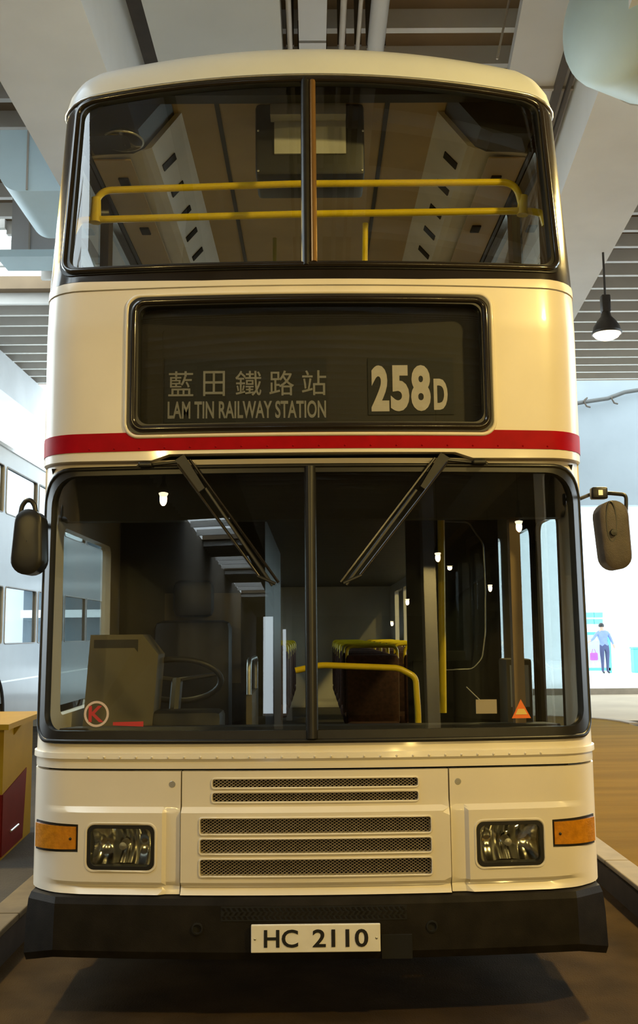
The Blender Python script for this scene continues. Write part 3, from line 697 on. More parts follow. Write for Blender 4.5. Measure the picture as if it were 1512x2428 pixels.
for (x, y) in ((-1.10, 2.55), (1.10, 2.55), (-1.10, 8.3), (1.10, 8.3)):
    w = MB().lathe([(0.28, -0.13), (0.44, -0.13), (0.48, -0.10), (0.48, 0.10), (0.44, 0.13), (0.28, 0.13)], (x, y, 0.48), 'x', 32).build('wheel', M_TYRE, BUS, 40)
    MB().lathe([(0.001, -0.10), (0.12, -0.10), (0.16, -0.07), (0.28, -0.12), (0.28, 0.12), (0.16, 0.07), (0.001, 0.10)], (x, y, 0.48), 'x', 24).build('wheel_hub', M_METAL, w, 40)
# ---- wipers
for s in (-1, 1):
    top = surf(s*0.583, 2.372, -0.045, base_low); k_ = 0.035 if s < 0 else 0.0; e1 = surf(s*(0.20+k_), 1.845, -0.030, base_low); e2 = surf(s*(0.118+k_), 1.82, -0.030, base_low)
    t1 = surf(s*0.60, 2.352, -0.045, base_low); t2 = surf(s*0.545, 2.372, -0.045, base_low)
    wp = MB().tube([t1, e1], 0.006, 6).build('wiper', M_BLACKP, BUS, 60)
    MB().tube([t2, e2], 0.0065, 6).build('wiper_arm', M_BLACKP, wp, 60)
    a, b = Vector(surf(s*0.592, 2.385, -0.045, base_low)), Vector(surf(s*0.492, 2.235, -0.040, base_low)); d = (b-a).normalized(); q = Vector((d.z, 0, -d.x))*0.024
    MB().prism([a-q, b-q*0.7, b+q*0.7, a+q], (0, 0.022, 0)).build('wiper_arm_head', M_RUBBER, wp)
    a = Vector(surf(s*(0.16+k_), 1.832, -0.026, base_low)); d = (a-Vector(surf(s*0.50, 2.28, -0.026, base_low))).normalized()
    MB().tube([a-d*0.50, a+d*0.03], 0.008, 6).build('wiper_blade', M_RUBBER, wp)
    MB().tube([surf(s*(0.13+k_), 1.815, -0.032, base_low), surf(s*(0.21+k_), 1.85, -0.032, base_low)], 0.007, 6).build('wiper_link', M_RUBBER, wp)
    MB().tube([surf(s*0.79, 2.352, -0.015, base_low), surf(s*0.60, 2.366, -0.03, base_low)], 0.007, 6).build('washer_pipe', M_RUBBER, wp)
    MB().bbox(s*0.75-0.03, s*0.75+0.03, 0.03, 0.07, 2.345, 2.365, 0.006).build('washer_jet', M_RUBBER, wp)
# ---- mirrors
def mirror_shell(pts_front, y0, y1, name, m):
    n = len(pts_front); cx_ = sum(p[0] for p in pts_front)/n; cz_ = sum(p[1] for p in pts_front)/n; vs, fs = [], []
    lay = [(0.02, 0.0), (0.45, 0.004), (0.75, 0.02), (0.92, 0.05), (1.0, 0.10), (1.0, 1.0), (0.9, 1.0), (0.02, 0.97)]
    for (k, f) in lay:
        for p in pts_front: vs.append((cx_+(p[0]-cx_)*k, y0+(y1-y0)*f, cz_+(p[1]-cz_)*k))
    for j in range(len(lay)-1):
        for i in range(n): fs.append((j*n+i, j*n+(i+1)%n, (j+1)*n+(i+1)%n, (j+1)*n+i))
    return link(name, vs, fs, m, BUS, 50)
def capsule(ax_, az_, bx_, bz_, r0, r1, n=12):
    a = math.atan2(bz_-az_, bx_-ax_); out = []
    for k in range(n+1): t = a-math.pi/2+math.pi*k/n; out.append((bx_+r1*math.cos(t), bz_+r1*math.sin(t)))
    for k in range(n+1): t = a+math.pi/2+math.pi*k/n; out.append((ax_+r0*math.cos(t), az_+r0*math.sin(t)))
    return out
YM = 0.06
pL = [aty(px, py, YM) for px, py in ((64, 1325), (68, 1240))]; pR = [aty(px, py, YM) for px, py in ((1463, 1317), (1453, 1222))]
mL = mirror_shell(capsule(pL[0][0], pL[0][2], pL[1][0], pL[1][2], 0.071, 0.062), YM-0.02, YM+0.09, 'mirror', M_RUBBER)
mR = mirror_shell(capsule(pR[0][0], pR[0][2], pR[1][0], pR[1][2], 0.063, 0.067), YM-0.02, YM+0.09, 'mirror', mat('mirror_shell_grey', (0.075, 0.06, 0.05, 1), 0.55, var=0.2, scale=20, bump=0.2, bscale=200))
lp = [aty(px, py, YM+0.04) for px, py in ((48, 1222), (52, 1200), (62, 1186), (74, 1186), (82, 1198), (86, 1222))]
MB().tube(bend(lp, 0.012), 0.011, 8).build('mirror_loop', M_RUBBER, mL, 60)
MB().tube([aty(85, 1245, YM+0.05), (-1.25, 0.42, 2.12)], 0.014, 8).build('mirror_arm', M_RUBBER, mL, 60)
arm = [(1.25, 0.36, 2.215), aty(1400, 1172, YM+0.10), aty(1438, 1169, YM+0.06), aty(1484, 1173, YM+0.05), aty(1484, 1260, YM+0.05)]
MB().tube(bend(arm, 0.02), 0.009, 8).build('mirror_arm', M_RUBBER, mR, 60)
p = aty(1419, 1170, YM+0.06)
kb = MB().bbox(p[0]-0.036, p[0]+0.036, p[1]-0.025, p[1]+0.025, p[2]-0.027, p[2]+0.027, 0.008, 2).build('mirror_clamp', M_RUBBER, mR, 40)
MB().box(p[0]-0.010, p[0]+0.010, p[1]-0.030, p[1]-0.024, p[2]-0.012, p[2]+0.012).build('clamp_bolt', M_METAL, mR)
p = aty(1455, 1262, YM-0.03); MB().lathe([(0.001, -0.004), (0.014, -0.003), (0.016, 0.006)], tuple(p), 'y', 14).build('mirror_boss', M_RUBBER, mR)
pe = [(p[0]+0.028*math.cos(a)*0.8-0.005, YM-0.017, p[2]+0.05+0.09*math.sin(a)) for a in np.linspace(0, 2*math.pi, 24, endpoint=False)]
MB().tube(pe, 0.004, 6, closed=True).build('mirror_moulding', M_RUBBER, mR)
# ---- stickers inside the windscreen
def sticker(name, poly, m, off=0.004, parent=BUS): return region(name, poly, [], m, parent, off=off, thick=0.001, bf=base_low, h=0.05)
circ = lambda cx_, cz_, r, n=28: [(cx_+r*math.cos(2*math.pi*k/n), cz_+r*math.sin(2*math.pi*k/n)) for k in range(n)]
ks = region('round_sticker', circ(-0.955, 1.257, 0.056), [circ(-0.955, 1.257, 0.046)], M_STICKW, BUS, off=0.004, thick=0.001, bf=base_low, h=0.05)
text('lettering', 'K', -0.990, -0.922, 1.222, 1.292, 0, M_STICKR, ks, bold=0.02, place=lambda a, b: surf(a, b, 0.004, base_low))
sticker('red_sticker', [(-0.88, 1.208), (-0.745, 1.203), (-0.745, 1.225), (-0.88, 1.222)], M_STICKR)
ts = sticker('triangle_sticker', [(0.862, 1.222), (0.948, 1.222), (0.905, 1.303)], M_STICKO)
sticker('triangle_centre', [(0.878, 1.238), (0.932, 1.238), (0.919, 1.262), (0.891, 1.262)], M_STICKY, 0.0025, ts)
cdp = MB().box(*[0.722, 0.815], 0.16, 0.165, 1.235, 1.297).build('paper_card', M_CARD, BUS)
MB().tube([aty(1137, 1660, 0.17), aty(1105, 1629, 0.2)], 0.003, 5).build('card_stick', M_METAL, cdp)

# ================================================================ inside the bus, lower deck
MB().box(-1.21, 1.21, 0.5, 11.1, 0.40, 0.45).build('lower_floor', M_FLOORIN, BUS)
MB().box(-1.21, 1.21, 0.42, 11.1, 2.32, 2.46).build('deck_ceiling', M_INDARK, BUS)
hd_ = MB().prism([(-1.2, 0.16, 2.36), (-1.2, 0.45, 2.36), (-1.2, 0.45, 2.14), (-1.2, 0.36, 2.14)], (2.4, 0, 0)).build('cab_header', M_INDARK, BUS)
da = MB().prism([(-1.17, 0.20, 0.62), (-1.17, 0.20, 1.12), (-1.17, 0.30, 1.175), (-1.17, 0.62, 1.155), (-1.17, 0.70, 0.62)], (2.30, 0, 0)).build('dashboard', M_INDARK, BUS)
MB().bbox(-1.05, -0.46, 0.62, 0.86, 1.02, 1.22, 0.03).build('instrument_binnacle', M_INDARK, da, 40)
# driver's cab
co = MB().prism([(-1.14, 0.60, 1.10), (-0.80, 0.60, 1.10), (-0.78, 0.66, 1.50), (-0.86, 0.66, 1.60), (-1.12, 0.66, 1.60)], (0, 0.22, 0)).build('ticket_console', M_BEIGE, BUS)
MB().box(-1.10, -0.88, 0.652, 0.658, 1.46, 1.575).build('console_display', M_INDARK, co)
sw = MB().tube([(-0.72+0.23*math.cos(a), 0.92-0.10*math.sin(a)*0.5+0.0, 1.36+0.20*math.sin(a)*0.55) for a in np.linspace(0, 2*math.pi, 32, endpoint=False)], 0.016, 8, closed=True).build('steering_wheel', M_INDARK, BUS, 60)
MB().tube([(-0.72, 0.92, 1.36), (-0.72, 0.80, 1.15)], 0.03, 8).build('steering_column', M_INDARK, sw)
for a in (0.3, math.pi-0.3, -math.pi/2): MB().tube([(-0.72, 0.92, 1.36), (-0.72+0.23*math.cos(a), 0.92-0.05*math.sin(a), 1.36+0.11*math.sin(a))], 0.012, 6).build('wheel_spoke', M_INDARK, sw)
ds = MB().bbox(-0.97, -0.47, 1.15, 1.62, 0.88, 1.02, 0.04).build('driver_seat', M_INDARK, BUS, 40)
MB().bbox(-0.95, -0.49, 1.52, 1.66, 1.0, 1.68, 0.05).build('seat_back', M_INDARK, ds, 40)
MB().bbox(-0.84, -0.60, 1.55, 1.66, 1.70, 1.92, 0.04).build('headrest', M_INDARK, ds, 40)
MB().box(-0.80, -0.64, 1.3, 1.45, 0.45, 0.9).build('seat_pedestal', M_INDARK, ds)
cpn = MB().box(-1.20, -0.30, 1.78, 1.82, 0.45, 2.32).build('cab_partition', M_INDARK, BUS)
MB().box(-0.92, -0.45, 1.77, 1.782, 1.30, 1.85).build('notice_board', M_BEIGE, cpn)
MB().box(-0.34, -0.30, 1.82, 4.6, 0.45, 2.32).build('staircase_panel', M_INDARK, BUS)
MB().box(0.60, 1.20, 2.02, 2.06, 0.45, 2.32).build('saloon_window_block', M_INDARK, BUS)  # dark panel added to block the side windows and darken the saloon
cdn = MB().box(-0.36, -0.33, 0.95, 1.55, 0.45, 1.28).build('cab_door', M_BEIGE, BUS)
MB().tube(bend([(-0.345, 0.95, 1.28), (-0.345, 0.95, 1.46), (-0.345, 1.55, 1.46), (-0.345, 1.55, 1.28)], 0.06), 0.014, 8).build('door_rail', M_METAL, cdn, 60)
# yellow rails and poles
def pole(pts, r, name='handrail', m=M_YELLOW): return MB().tube(pts, r, 10).build(name, m, BUS, 60)
a = [aty(px, py, 0.95) for px, py in ((700, 1590), (760, 1577), (945, 1584), (985, 1605), (991, 1690), (992, 1760))]
pole(bend(a, 0.03), 0.0165)
p0, p1 = aty(1045, 1205, 1.55), aty(1050, 1690, 1.55); pole([p0, p1], 0.022, 'grab_pole')
p0, p1 = aty(982, 1210, 3.0), aty(985, 1700, 3.0); pole([p0, p1], 0.018, 'grab_pole', mat('greenish_yellow_pole', (0.30, 0.28, 0.06, 1), 0.45, var=0.1))  # greener, darker yellow than the front rails
p0, p1 = aty(645, 1215, 4.5), aty(650, 1640, 4.5); pole([p0, p1], 0.02, 'grab_pole', MATS['greenish_yellow_pole'])
p0, p1 = aty(1356, 1605, 0.62), aty(1352, 1715, 0.62); pole([p0, p1], 0.016, 'grab_pole')
# draught screen with a rounded pale edge
P = [aty(px, py, 1.90) for px, py in ((1052, 1236), (1110, 1238), (1145, 1290), (1150, 1400), (1150, 1500), (1143, 1560), (1120, 1586), (1052, 1588))]
dsn = MB().tube(bend(P, 0.03), 0.006, 6).build('draught_screen', M_METAL, BUS, 60)
link('screen_pane', [tuple(p) for p in P], [tuple(range(len(P)))], M_TINT, dsn)
MB().box(0.62, 0.98, 1.90, 1.93, 0.45, 1.42).build('screen_panel', M_INDARK, dsn)
# fare box, post, door gear
q0, q1 = aty(1198, 1563, 0.72), aty(1265, 1690, 0.72)
fbx = MB().bbox(q0[0], q1[0], 0.72, 0.92, 0.7, q0[2], 0.012).build('fare_box', M_BEIGE, BUS, 40)
MB().box(q0[0]+0.02, q1[0]-0.02, 0.712, 0.722, q1[2]+0.03, q0[2]-0.03).build('fare_box_window', M_INGREY, fbx)
q0, q1 = aty(1203, 1140, 0.46), aty(1245, 1640, 0.46)
MB().box(q0[0], q1[0], 0.46, 0.52, 1.0, 2.32).build('door_pillar', mat('tan_pillar_laminate', (0.30, 0.20, 0.11, 1), 0.5, var=0.1), BUS)
# passenger seats
def seat(x, y, z, first=None):
    if first is None:
        c = MB().bbox(x-0.21, x+0.21, y, y+0.40, z+0.36, z+0.46, 0.035).build('passenger_seat', M_SEAT, BUS, 40)
        MB().bbox(x-0.21, x+0.21, y+0.36, y+0.47, z+0.42, z+0.98, 0.04).build('seat_back', M_SEAT, c, 40)
        MB().tube(bend([(x-0.20, y+0.44, z+0.9), (x-0.20, y+0.44, z+1.04), (x+0.20, y+0.44, z+1.04), (x+0.20, y+0.44, z+0.9)], 0.05), 0.013, 8).build('seat_handle', M_YELLOW, c, 60)
        MB().box(x-0.03, x+0.03, y+0.15, y+0.21, z, z+0.37).build('seat_leg', M_INDARK, c)
        return c
    o = first.copy(); COL.objects.link(o); o.location = Vector((x-S0[0], y-S0[1], z-S0[2]))
    for ch in first.children:
        d = ch.copy(); COL.objects.link(d); d.parent = o
    return o
S0 = (0.46, 3.1, 0.45); s0 = seat(*S0)
for r_ in range(7):
    for x_ in (-0.92, -0.46, 0.46, 0.92):
        if r_ == 0 and x_ == 0.46: continue
        if r_ < 2 and x_ < 0: continue
        seat(x_, 3.1+0.95*r_, 0.45, s0)
# ================================================================ inside the bus, upper deck
MB().box(-1.21, 1.21, 0.55, 11.1, 2.46, 2.50).build('upper_floor', M_FLOORIN, BUS)
ucl = MB().box(-1.0, 1.0, 0.52, 11.1, 4.43, 4.445).build('upper_ceiling', M_INCEIL, BUS)
MB().box(-0.95, 0.95, 0.46, 0.54, 4.36, 4.445).build('front_header', M_INDARK, BUS)
for xx in (-0.50, 0.42): MB().box(xx-0.012, xx+0.012, 0.55, 9, 4.42, 4.431).build('ceiling_batten', M_INDARK, ucl)
MB().box(-1.17, 1.17, 0.43, 0.46, 2.5, 3.20).build('upper_front_lining', M_INGREY, BUS)
for s in (-1, 1):
    sec = [(-1.19, 4.18), (-0.90, 4.215), (-0.86, 4.23), (-0.70, 4.43), (-1.08, 4.40), (-1.19, 4.25)]
    dk = MB().prism([(s*-a_, 0.75, b_) for a_, b_ in sec], (0, 10.2, 0)).build('air_duct', M_INWHITE, BUS)
    MB().prism([(s*a_, 0.55, b_) for a_, b_ in [(1.17, 4.19), (0.96, 4.195), (0.90, 4.225), (0.74, 4.42), (1.05, 4.40), (1.17, 4.25)]], (0, 0.20, 0)).build('duct_end', M_INDARK, dk)
    MB().box(min(s*1.18, s*0.98), max(s*1.18, s*0.98), 0.78, 10.8, 4.172, 4.180).build('lamp_strip', M_INCEIL, dk)
    MB().box(min(s*1.205, s*1.185), max(s*1.205, s*1.185), 0.7, 10.8, 4.165, 4.19).build('window_rail', M_INDARK, dk)
    for k in range(9):
        yy = 0.98+k*0.34
        if k % 2 == 0:
            MB().bbox(s*1.06-0.03, s*1.06+0.03, yy, yy+0.10, 4.160, 4.174, 0.006).build('air_nozzle', M_DARK, dk)
        A_ = Vector((s*0.842, yy+0.05, 4.252)); B_ = Vector((s*0.776, yy+0.05, 4.335)); n_ = Vector((-s*0.78, 0, -0.62))*0.006
        MB().prism([A_+n_+Vector((0, -0.035, 0)), A_+n_+Vector((0, 0.035, 0)), B_+n_+Vector((0, 0.05, 0)), B_+n_+Vector((0, -0.02, 0))], -n_).build('air_grille', M_DARK, dk)
# screen unit under the ceiling
YT = 0.66
(tx0, _, tz1), (tx1, _, tz0) = aty(605, 232, YT), aty(865, 413, YT)
tv = MB().bbox(tx0, tx1, YT, YT+0.30, tz0, 4.43, 0.02).build('screen_unit', M_INDARK, BUS, 40)
a, b = aty(650, 290, YT), aty(820, 366, YT); MB().box(a[0], b[0], YT-0.012, YT, b[2], a[2]).build('screen_panel', M_INGREY, tv)
a, b = aty(640, 205, YT-0.08), aty(820, 270, YT-0.08); MB().box(a[0], b[0], YT-0.08, YT, b[2], 4.43).build('screen_bracket', M_INGREY, tv)
a, b = aty(575, 238, YT-0.02), aty(890, 236, YT-0.02); MB().tube([a, b], 0.008, 6).build('screen_rail', M_METAL, tv)
for px, py in ((612, 405), (858, 403), (860, 310), (612, 310)):
    c = aty(px, py, YT); MB().lathe([(0.001, -0.004), (0.006, -0.003), (0.006, 0.003)], tuple(c), 'y', 8).build('screw', M_METAL, tv)
# convex mirror on the left
c = aty(292, 322, 0.62)
vm = MB().lathe([(0.001, 0.03), (0.06, 0.02), (0.095, -0.01), (0.105, -0.03), (0.10, -0.035), (0.001, -0.03)], (c[0], 0.62, c[2]), 'z', 24).build('convex_mirror', mat('dark_mirror', (0.10, 0.10, 0.10, 1), 0.12, metal=0.8, var=0.1), BUS, 50)
MB().tube([(c[0]+0.105*math.cos(a), 0.62+0.105*math.sin(a), c[2]-0.03) for a in np.linspace(0, 2*math.pi, 28, endpoint=False)], 0.006, 6, closed=True).build('mirror_rim', M_METAL, vm)
MB().tube([(c[0], 0.62, c[2]), (c[0], 0.66, 4.2)], 0.012, 6).build('mirror_stem', M_INDARK, vm)
# yellow rails across the upper window
YR = 0.52
A = [aty(px, py, YR) for px, py in ((168, 560), (190, 522), (700, 508), (1250, 500), (1284, 505), (1292, 535))]
rl = MB().tube(bend(A, 0.02), 0.0185, 10).build('handrail', M_YELLOW, BUS, 60)
B = [aty(px, py, YR) for px, py in ((223, 520), (232, 452), (700, 436), (1222, 432), (1240, 502))]
MB().tube(bend(B, 0.075, 8), 0.018, 10).build('upper_rail', M_YELLOW, rl, 60)
for px, py0, py1 in ((226, 528, 470), (1238, 510, 465)):
    MB().tube([aty(px, py0, YR), aty(px+2, py1, YR)], 0.0, 10, rads=[0.030, 0.024]).build('rail_clamp', M_YELLOW, rl, 60)
p0, p1 = aty(866, 530, 1.3), aty(864, 660, 1.3); pole([p0, p1], 0.017, 'grab_pole')
p0, p1 = aty(651, 565, 2.2), aty(651, 640, 2.2); pole([p0, p1], 0.014, 'grab_pole', MATS['greenish_yellow_pole'])

# ================================================================ the other bus on the left
XB = -4.55
OB = empty('double_decker_bus', (XB-1.25, 11, 0), 'white double-decker bus parked behind on the left, its wheel and side windows showing', 'bus')
y0, y1 = 6.2, 17.0
def oside(name, z0, z1, m, par, wins=(), x=XB, th=0.06):
    # a side wall from strips so that window openings stay open
    mb = MB()
    if not wins: mb.box(x-th, x, y0, y1, z0, z1)
    else:
        a, b = wins[0][2], wins[0][3]
        mb.box(x-th, x, y0, y1, z0, a).box(x-th, x, y0, y1, b, z1); e = y0
        for (wa, wb_, _, _) in wins: mb.box(x-th, x, e, wa, a, b); e = wb_
        mb.box(x-th, x, e, y1, a, b)
    return mb.build(name, m, par)
wl = [(y0+0.5+1.72*k, y0+0.5+1.72*k+1.6, 1.48, 2.32) for k in range(6)]
wu = [(y0+0.4+1.72*k, y0+0.4+1.72*k+1.6, 3.40, 4.10) for k in range(6)]
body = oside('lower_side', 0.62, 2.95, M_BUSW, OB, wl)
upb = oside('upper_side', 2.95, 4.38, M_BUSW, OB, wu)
for (a, b, c_, d_) in wl: MB().box(XB-0.035, XB-0.025, a, b, c_, d_).build('side_window', M_TINT, body); 
for (a, b, c_, d_) in wu: MB().box(XB-0.035, XB-0.025, a, b, c_, d_).build('side_window', M_TINT, upb)
for (a, b, c_, d_) in wl+wu: MB().tube([(XB, p, q) for p, q in rrect(a, b, c_, d_, 0.05, 3)], 0.010, 6, closed=True).build('window_gasket', M_CONC2, body)
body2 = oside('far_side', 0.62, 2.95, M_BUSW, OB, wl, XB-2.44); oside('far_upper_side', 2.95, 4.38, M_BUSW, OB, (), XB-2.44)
WY = 9.55
sk = MB(); sk.box(XB-0.06, XB, y0, WY-0.62, 0.36, 0.62).box(XB-0.06, XB, WY+0.62, y1, 0.36, 0.62); sk.build('skirt', M_BUSW, OB)
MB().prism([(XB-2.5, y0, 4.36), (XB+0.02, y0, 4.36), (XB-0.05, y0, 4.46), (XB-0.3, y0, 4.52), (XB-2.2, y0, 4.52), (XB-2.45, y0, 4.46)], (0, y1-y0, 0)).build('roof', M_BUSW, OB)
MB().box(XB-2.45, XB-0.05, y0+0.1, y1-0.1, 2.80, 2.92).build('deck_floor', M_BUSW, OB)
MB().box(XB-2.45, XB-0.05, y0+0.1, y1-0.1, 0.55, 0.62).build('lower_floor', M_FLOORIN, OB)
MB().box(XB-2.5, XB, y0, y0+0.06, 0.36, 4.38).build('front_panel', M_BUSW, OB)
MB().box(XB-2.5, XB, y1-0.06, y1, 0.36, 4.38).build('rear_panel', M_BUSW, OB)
MB().box(XB+0.0, XB+0.012, y0, y1, 0.92, 0.945).build('side_trim', M_METAL, OB)
for yy in (WY, 15.0):
    w = MB().lathe([(0.27, -0.14), (0.46, -0.14), (0.50, -0.10), (0.50, 0.10), (0.46, 0.14), (0.27, 0.14)], (XB-0.2, yy, 0.50), 'x', 32).build('wheel', M_TYRE, OB, 40)
    MB().lathe([(0.001, 0.05), (0.12, 0.06), (0.15, 0.0), (0.27, 0.10), (0.27, -0.1)], (XB-0.2, yy, 0.50), 'x', 24).build('wheel_hub', M_METAL, w, 40)
arch = [(XB+0.004, WY+0.60*math.cos(math.radians(a)), 0.50+0.60*math.sin(math.radians(a))) for a in range(0, 181, 10)]
MB().tube(arch, 0.03, 6).build('wheel_arch', M_TYRE, OB)
for k in range(5):
    st_ = MB().bbox(XB-0.75, XB-0.30, 8.4+k*1.3, 8.55+k*1.3, 0.9, 1.86, 0.05).build('passenger_seat', M_SEAT, OB, 40)

# ================================================================ cream and maroon cabinet on the left island
p_n, p_f = (-2.02, 2.20), (-2.09, 3.15)
CB = empty('regulator_desk', (-2.3, 2.6, KH), 'cream and maroon painted metal desk standing on the left island', 'desk')
MB().prism([(-2.75, 2.2, KH), (p_n[0], 2.2, KH), (p_f[0], 3.10, KH), (-2.75, 3.10, KH)], (0, 0, 1.0-KH)).build('desk_body', M_CREAM, CB)
MB().prism([(-2.85, 2.1, 1.0), (p_n[0]+0.06, 2.1, 1.0), (p_f[0]+0.06, 3.18, 1.0), (-2.85, 3.18, 1.0)], (0, 0, 0.035)).build('desk_top', M_CREAM, CB)
d = Vector((p_f[0]-p_n[0], 0.9, 0)).normalized()
def onside(t, z, o=0.0): return (p_n[0]+d.x*t+o, 2.2+d.y*t, z)
MB().prism([onside(0.0, KH+0.02, 0.006), onside(0.62, KH+0.02, 0.006), onside(0.70, 0.66, 0.006), onside(0.0, 0.58, 0.006)], (-0.01, 0, 0)).build('side_panel', M_MAROON, CB)
MB().box(-2.75, -2.02, 2.19, 2.2, KH+0.02, 0.58).build('front_panel', M_MAROON, CB)
MB().tube([onside(0.22, 0.31, 0.012), onside(0.45, 0.31, 0.012)], 0.008, 6).build('panel_handle', M_METAL, CB)
MB().prism([onside(0.28, 1.0, 0.0), onside(0.28, 1.0, 0.05), onside(0.28, 0.93, 0.0)], (0, 0.02, 0)).build('top_bracket', M_CREAM, CB)

# ================================================================ far right: frame, person, bag
FR = empty('bus_shelter', (9.4, 29.6, 0.14), 'small green framed glass shelter beyond the road, behind the person', 'shelter')
f0, f1 = aty(1386, 1502, 29.5), aty(1447, 1608, 29.5)
for x_ in (f0[0], f1[0]): MB().box(x_-0.05, x_+0.05, 29.45, 29.55, 0.14, f0[2]).build('post', M_GREEN, FR)
MB().box(f0[0], f1[0], 29.45, 29.55, f0[2]-0.05, f0[2]+0.05).build('top_rail', M_GREEN, FR)
MB().box(f0[0], f1[0], 29.45, 29.55, 0.22, 0.32).build('bottom_rail', M_GREEN, FR)
MB().box(f0[0], f1[0], 29.49, 29.50, 0.3, f0[2]).build('glass_panel', M_TINT, FR)
tq = aty(1508, 1590, 29.5)
tb = empty('litter_bin', (tq[0], 29.5, 0.14), 'low teal bin at the right edge of the view beyond the road', 'bin')
MB().bbox(tq[0]-0.12, tq[0]+0.4, 29.3, 29.7, 0.14, 0.95, 0.03).build('bin_body', M_TEAL, tb); MB().bbox(tq[0]-0.14, tq[0]+0.42, 29.28, 29.72, 0.95, 1.02, 0.02).build('bin_lid', M_TEAL, tb)
def person(x, y, z, label):
    e = empty('person', (x, y, z), label, 'person')
    J = {'pel': (0, 0, .92, .125), 'waist': (-.02, 0, 1.08, .12), 'chest': (-.05, 0, 1.28, .15), 'neck': (-.07, 0, 1.47, .055), 'head': (-.07, -.01, 1.58, .085), 'crown': (-.07, 0, 1.67, .07),
         'shL': (-.23, 0, 1.38, .065), 'elL': (-.38, -.08, 1.18, .048), 'haL': (-.58, -.14, 1.06, .036), 'fiL': (-.66, -.15, 1.04, .022),
         'shR': (.13, 0, 1.38, .065), 'elR': (.24, -.02, 1.14, .048), 'haR': (.30, -.10, .92, .036), 'fiR': (.31, -.11, .84, .022),
         'hiL': (-.09, 0, .86, .10), 'knL': (-.09, -.02, .48, .065), 'anL': (-.08, .02, .09, .045), 'toL': (-.08, -.14, .04, .035),
         'hiR': (.09, 0, .86, .10), 'knR': (.08, -.04, .48, .065), 'anR': (.09, .04, .09, .045), 'toR': (.10, -.12, .04, .035)}
    ed_ = ['pel-waist', 'waist-chest', 'chest-neck', 'neck-head', 'head-crown', 'chest-shL', 'shL-elL', 'elL-haL', 'haL-fiL', 'chest-shR', 'shR-elR', 'elR-haR', 'haR-fiR', 'pel-hiL', 'hiL-knL', 'knL-anL', 'anL-toL', 'pel-hiR', 'hiR-knR', 'knR-anR', 'anR-toR']
    bm = bmesh.new(); ly = bm.verts.layers.skin.verify(); V = {}
    for k_, (a, b, c_, r_) in J.items():
        v = bm.verts.new((a, b, c_)); v[ly].radius = (r_, r_); v[ly].use_root = (k_ == 'pel'); V[k_] = v
    for q_ in ed_: a, b = q_.split('-'); bm.edges.new((V[a], V[b]))
    me = bpy.data.meshes.new('person_skeleton'); bm.to_mesh(me); bm.free()
    t = bpy.data.objects.new('person_skeleton', me); COL.objects.link(t)
    t.modifiers.new('s', 'SKIN'); ss = t.modifiers.new('d', 'SUBSURF'); ss.levels = 1; ss.render_levels = 1
    bpy.context.view_layer.update()
    m2 = bpy.data.meshes.new_from_object(t.evaluated_get(bpy.context.evaluated_depsgraph_get())); bpy.data.objects.remove(t)
    m2.materials.clear()
    for mm in (mat('skin_tone', (0.45, 0.28, 0.20, 1), 0.6, var=0.05), mat('blue_shirt_cloth', (0.16, 0.22, 0.48, 1), 0.85, var=0.1), mat('navy_trouser_cloth', (0.05, 0.06, 0.13, 1), 0.85, var=0.1), M_RUBBER): m2.materials.append(mm)
    for p in m2.polygons:
        c_ = p.center; p.use_smooth = True
        p.material_index = 3 if c_.z < 0.08 else 2 if (c_.z < 0.95 and abs(c_.x) < 0.22) else 0 if (c_.z > 1.44 and abs(c_.x+.07) < .1 or c_.x < -0.5 or (c_.x > .22 and c_.z < 1.0)) else 1
    o = bpy.data.objects.new('body', m2); COL.objects.link(o); o.parent = e
    MB().lathe([(0.001, 0.115), (0.05, 0.105), (0.088, 0.06), (0.098, 0.01), (0.09, -0.03)], (x-.07, y+0.015, z+1.60), n=16).build('hair', M_INK, e, 60)
    return e
pp_ = aty(1430, 1560, 28.8)
person(pp_[0]+0.05, 28.8, 0.14, 'person in a blue shirt and dark trousers reaching sideways beyond the road')
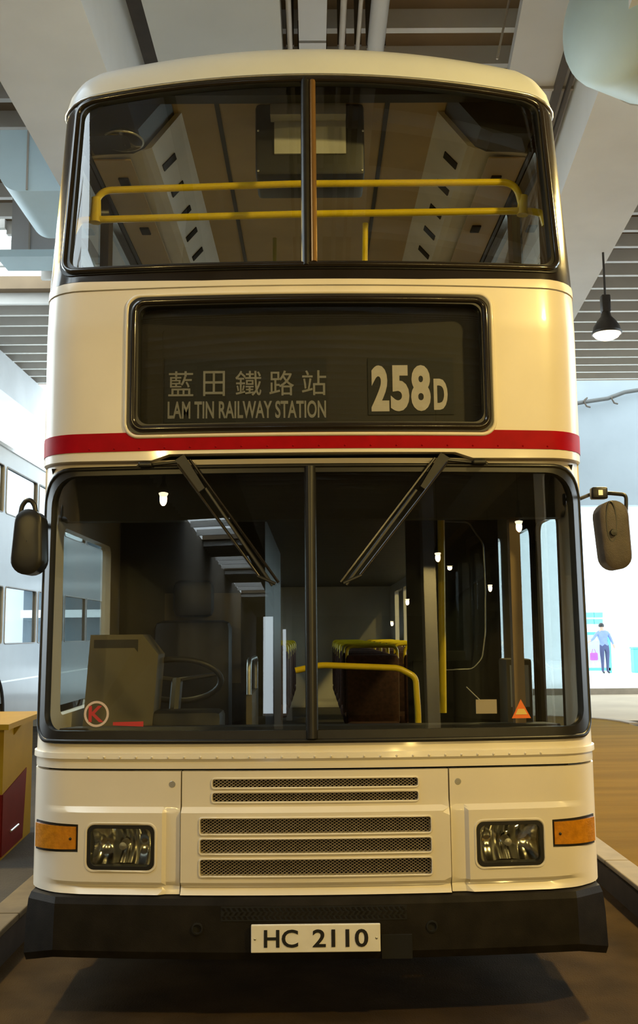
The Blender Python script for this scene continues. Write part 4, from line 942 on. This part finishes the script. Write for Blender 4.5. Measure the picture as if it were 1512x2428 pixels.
bgp = aty(1407, 1546, 28.65)
bgE = empty('carrier_bag', (bgp[0], 28.65, 0.9), 'purple bag held in the outstretched hand of the person', 'bag')
MB().bbox(bgp[0]-0.13, bgp[0]+0.13, 28.58, 28.72, bgp[2]-0.28, bgp[2]-0.02, 0.04).build('bag_body', mat('purple_cloth', (0.30, 0.08, 0.32, 1), 0.8, var=0.1), bgE, 40)
MB().tube([(bgp[0]-0.07, 28.65, bgp[2]-0.03), (bgp[0]-0.03, 28.65, bgp[2]+0.10), (bgp[0]+0.03, 28.65, bgp[2]+0.10), (bgp[0]+0.07, 28.65, bgp[2]-0.03)], 0.012, 6).build('bag_handle', MATS['purple_cloth'], bgE)

tb_ = empty('terraced_building', (-24, 42, 0), 'grey terraced block with pale floor bands seen through the left bus', 'building')
MB().box(-45, 4.6, 42, 50, 0, 6.2).build('wall', mat('blue_grey_facade', (0.13, 0.17, 0.20, 1), 0.7, var=0.1, scale=1), tb_)
for z_ in (2.6, 3.9, 5.2, 6.2): MB().box(-45, 4.6, 41.6, 42, z_-0.18, z_+0.18).build('floor_band', M_WALL, tb_)
hg = empty('hedge', (-16, 34, 0), 'clipped green hedge seen through the lower windows of the left bus', 'hedge')
hb = MB()
for k in range(900):
    x_, y_, z_ = random.uniform(-24, -8), random.uniform(33.5, 34.8), random.uniform(0.1, 1.9+0.5*math.sin(k*0.7)); r_ = random.uniform(0.12, 0.28)
    d1 = Vector((random.uniform(-1, 1), random.uniform(-1, 1), random.uniform(-1, 1))).normalized(); d2 = d1.orthogonal().normalized(); p_ = Vector((x_, y_, z_)); d3 = d1.cross(d2)
    hb.add([p_+d1*r_, p_+d2*r_*0.5, p_-d1*r_, p_-d2*r_*0.5, p_+d3*0.05], [(0, 1, 4), (1, 2, 4), (2, 3, 4), (3, 0, 4), (3, 2, 1, 0)])
o = hb.build('hedge_leaves', M_LEAF, hg); o['kind'] = 'stuff'
MB().box(-24, -8, 33.8, 34.4, 0, 1.5).build('hedge_core', M_LEAF, hg)
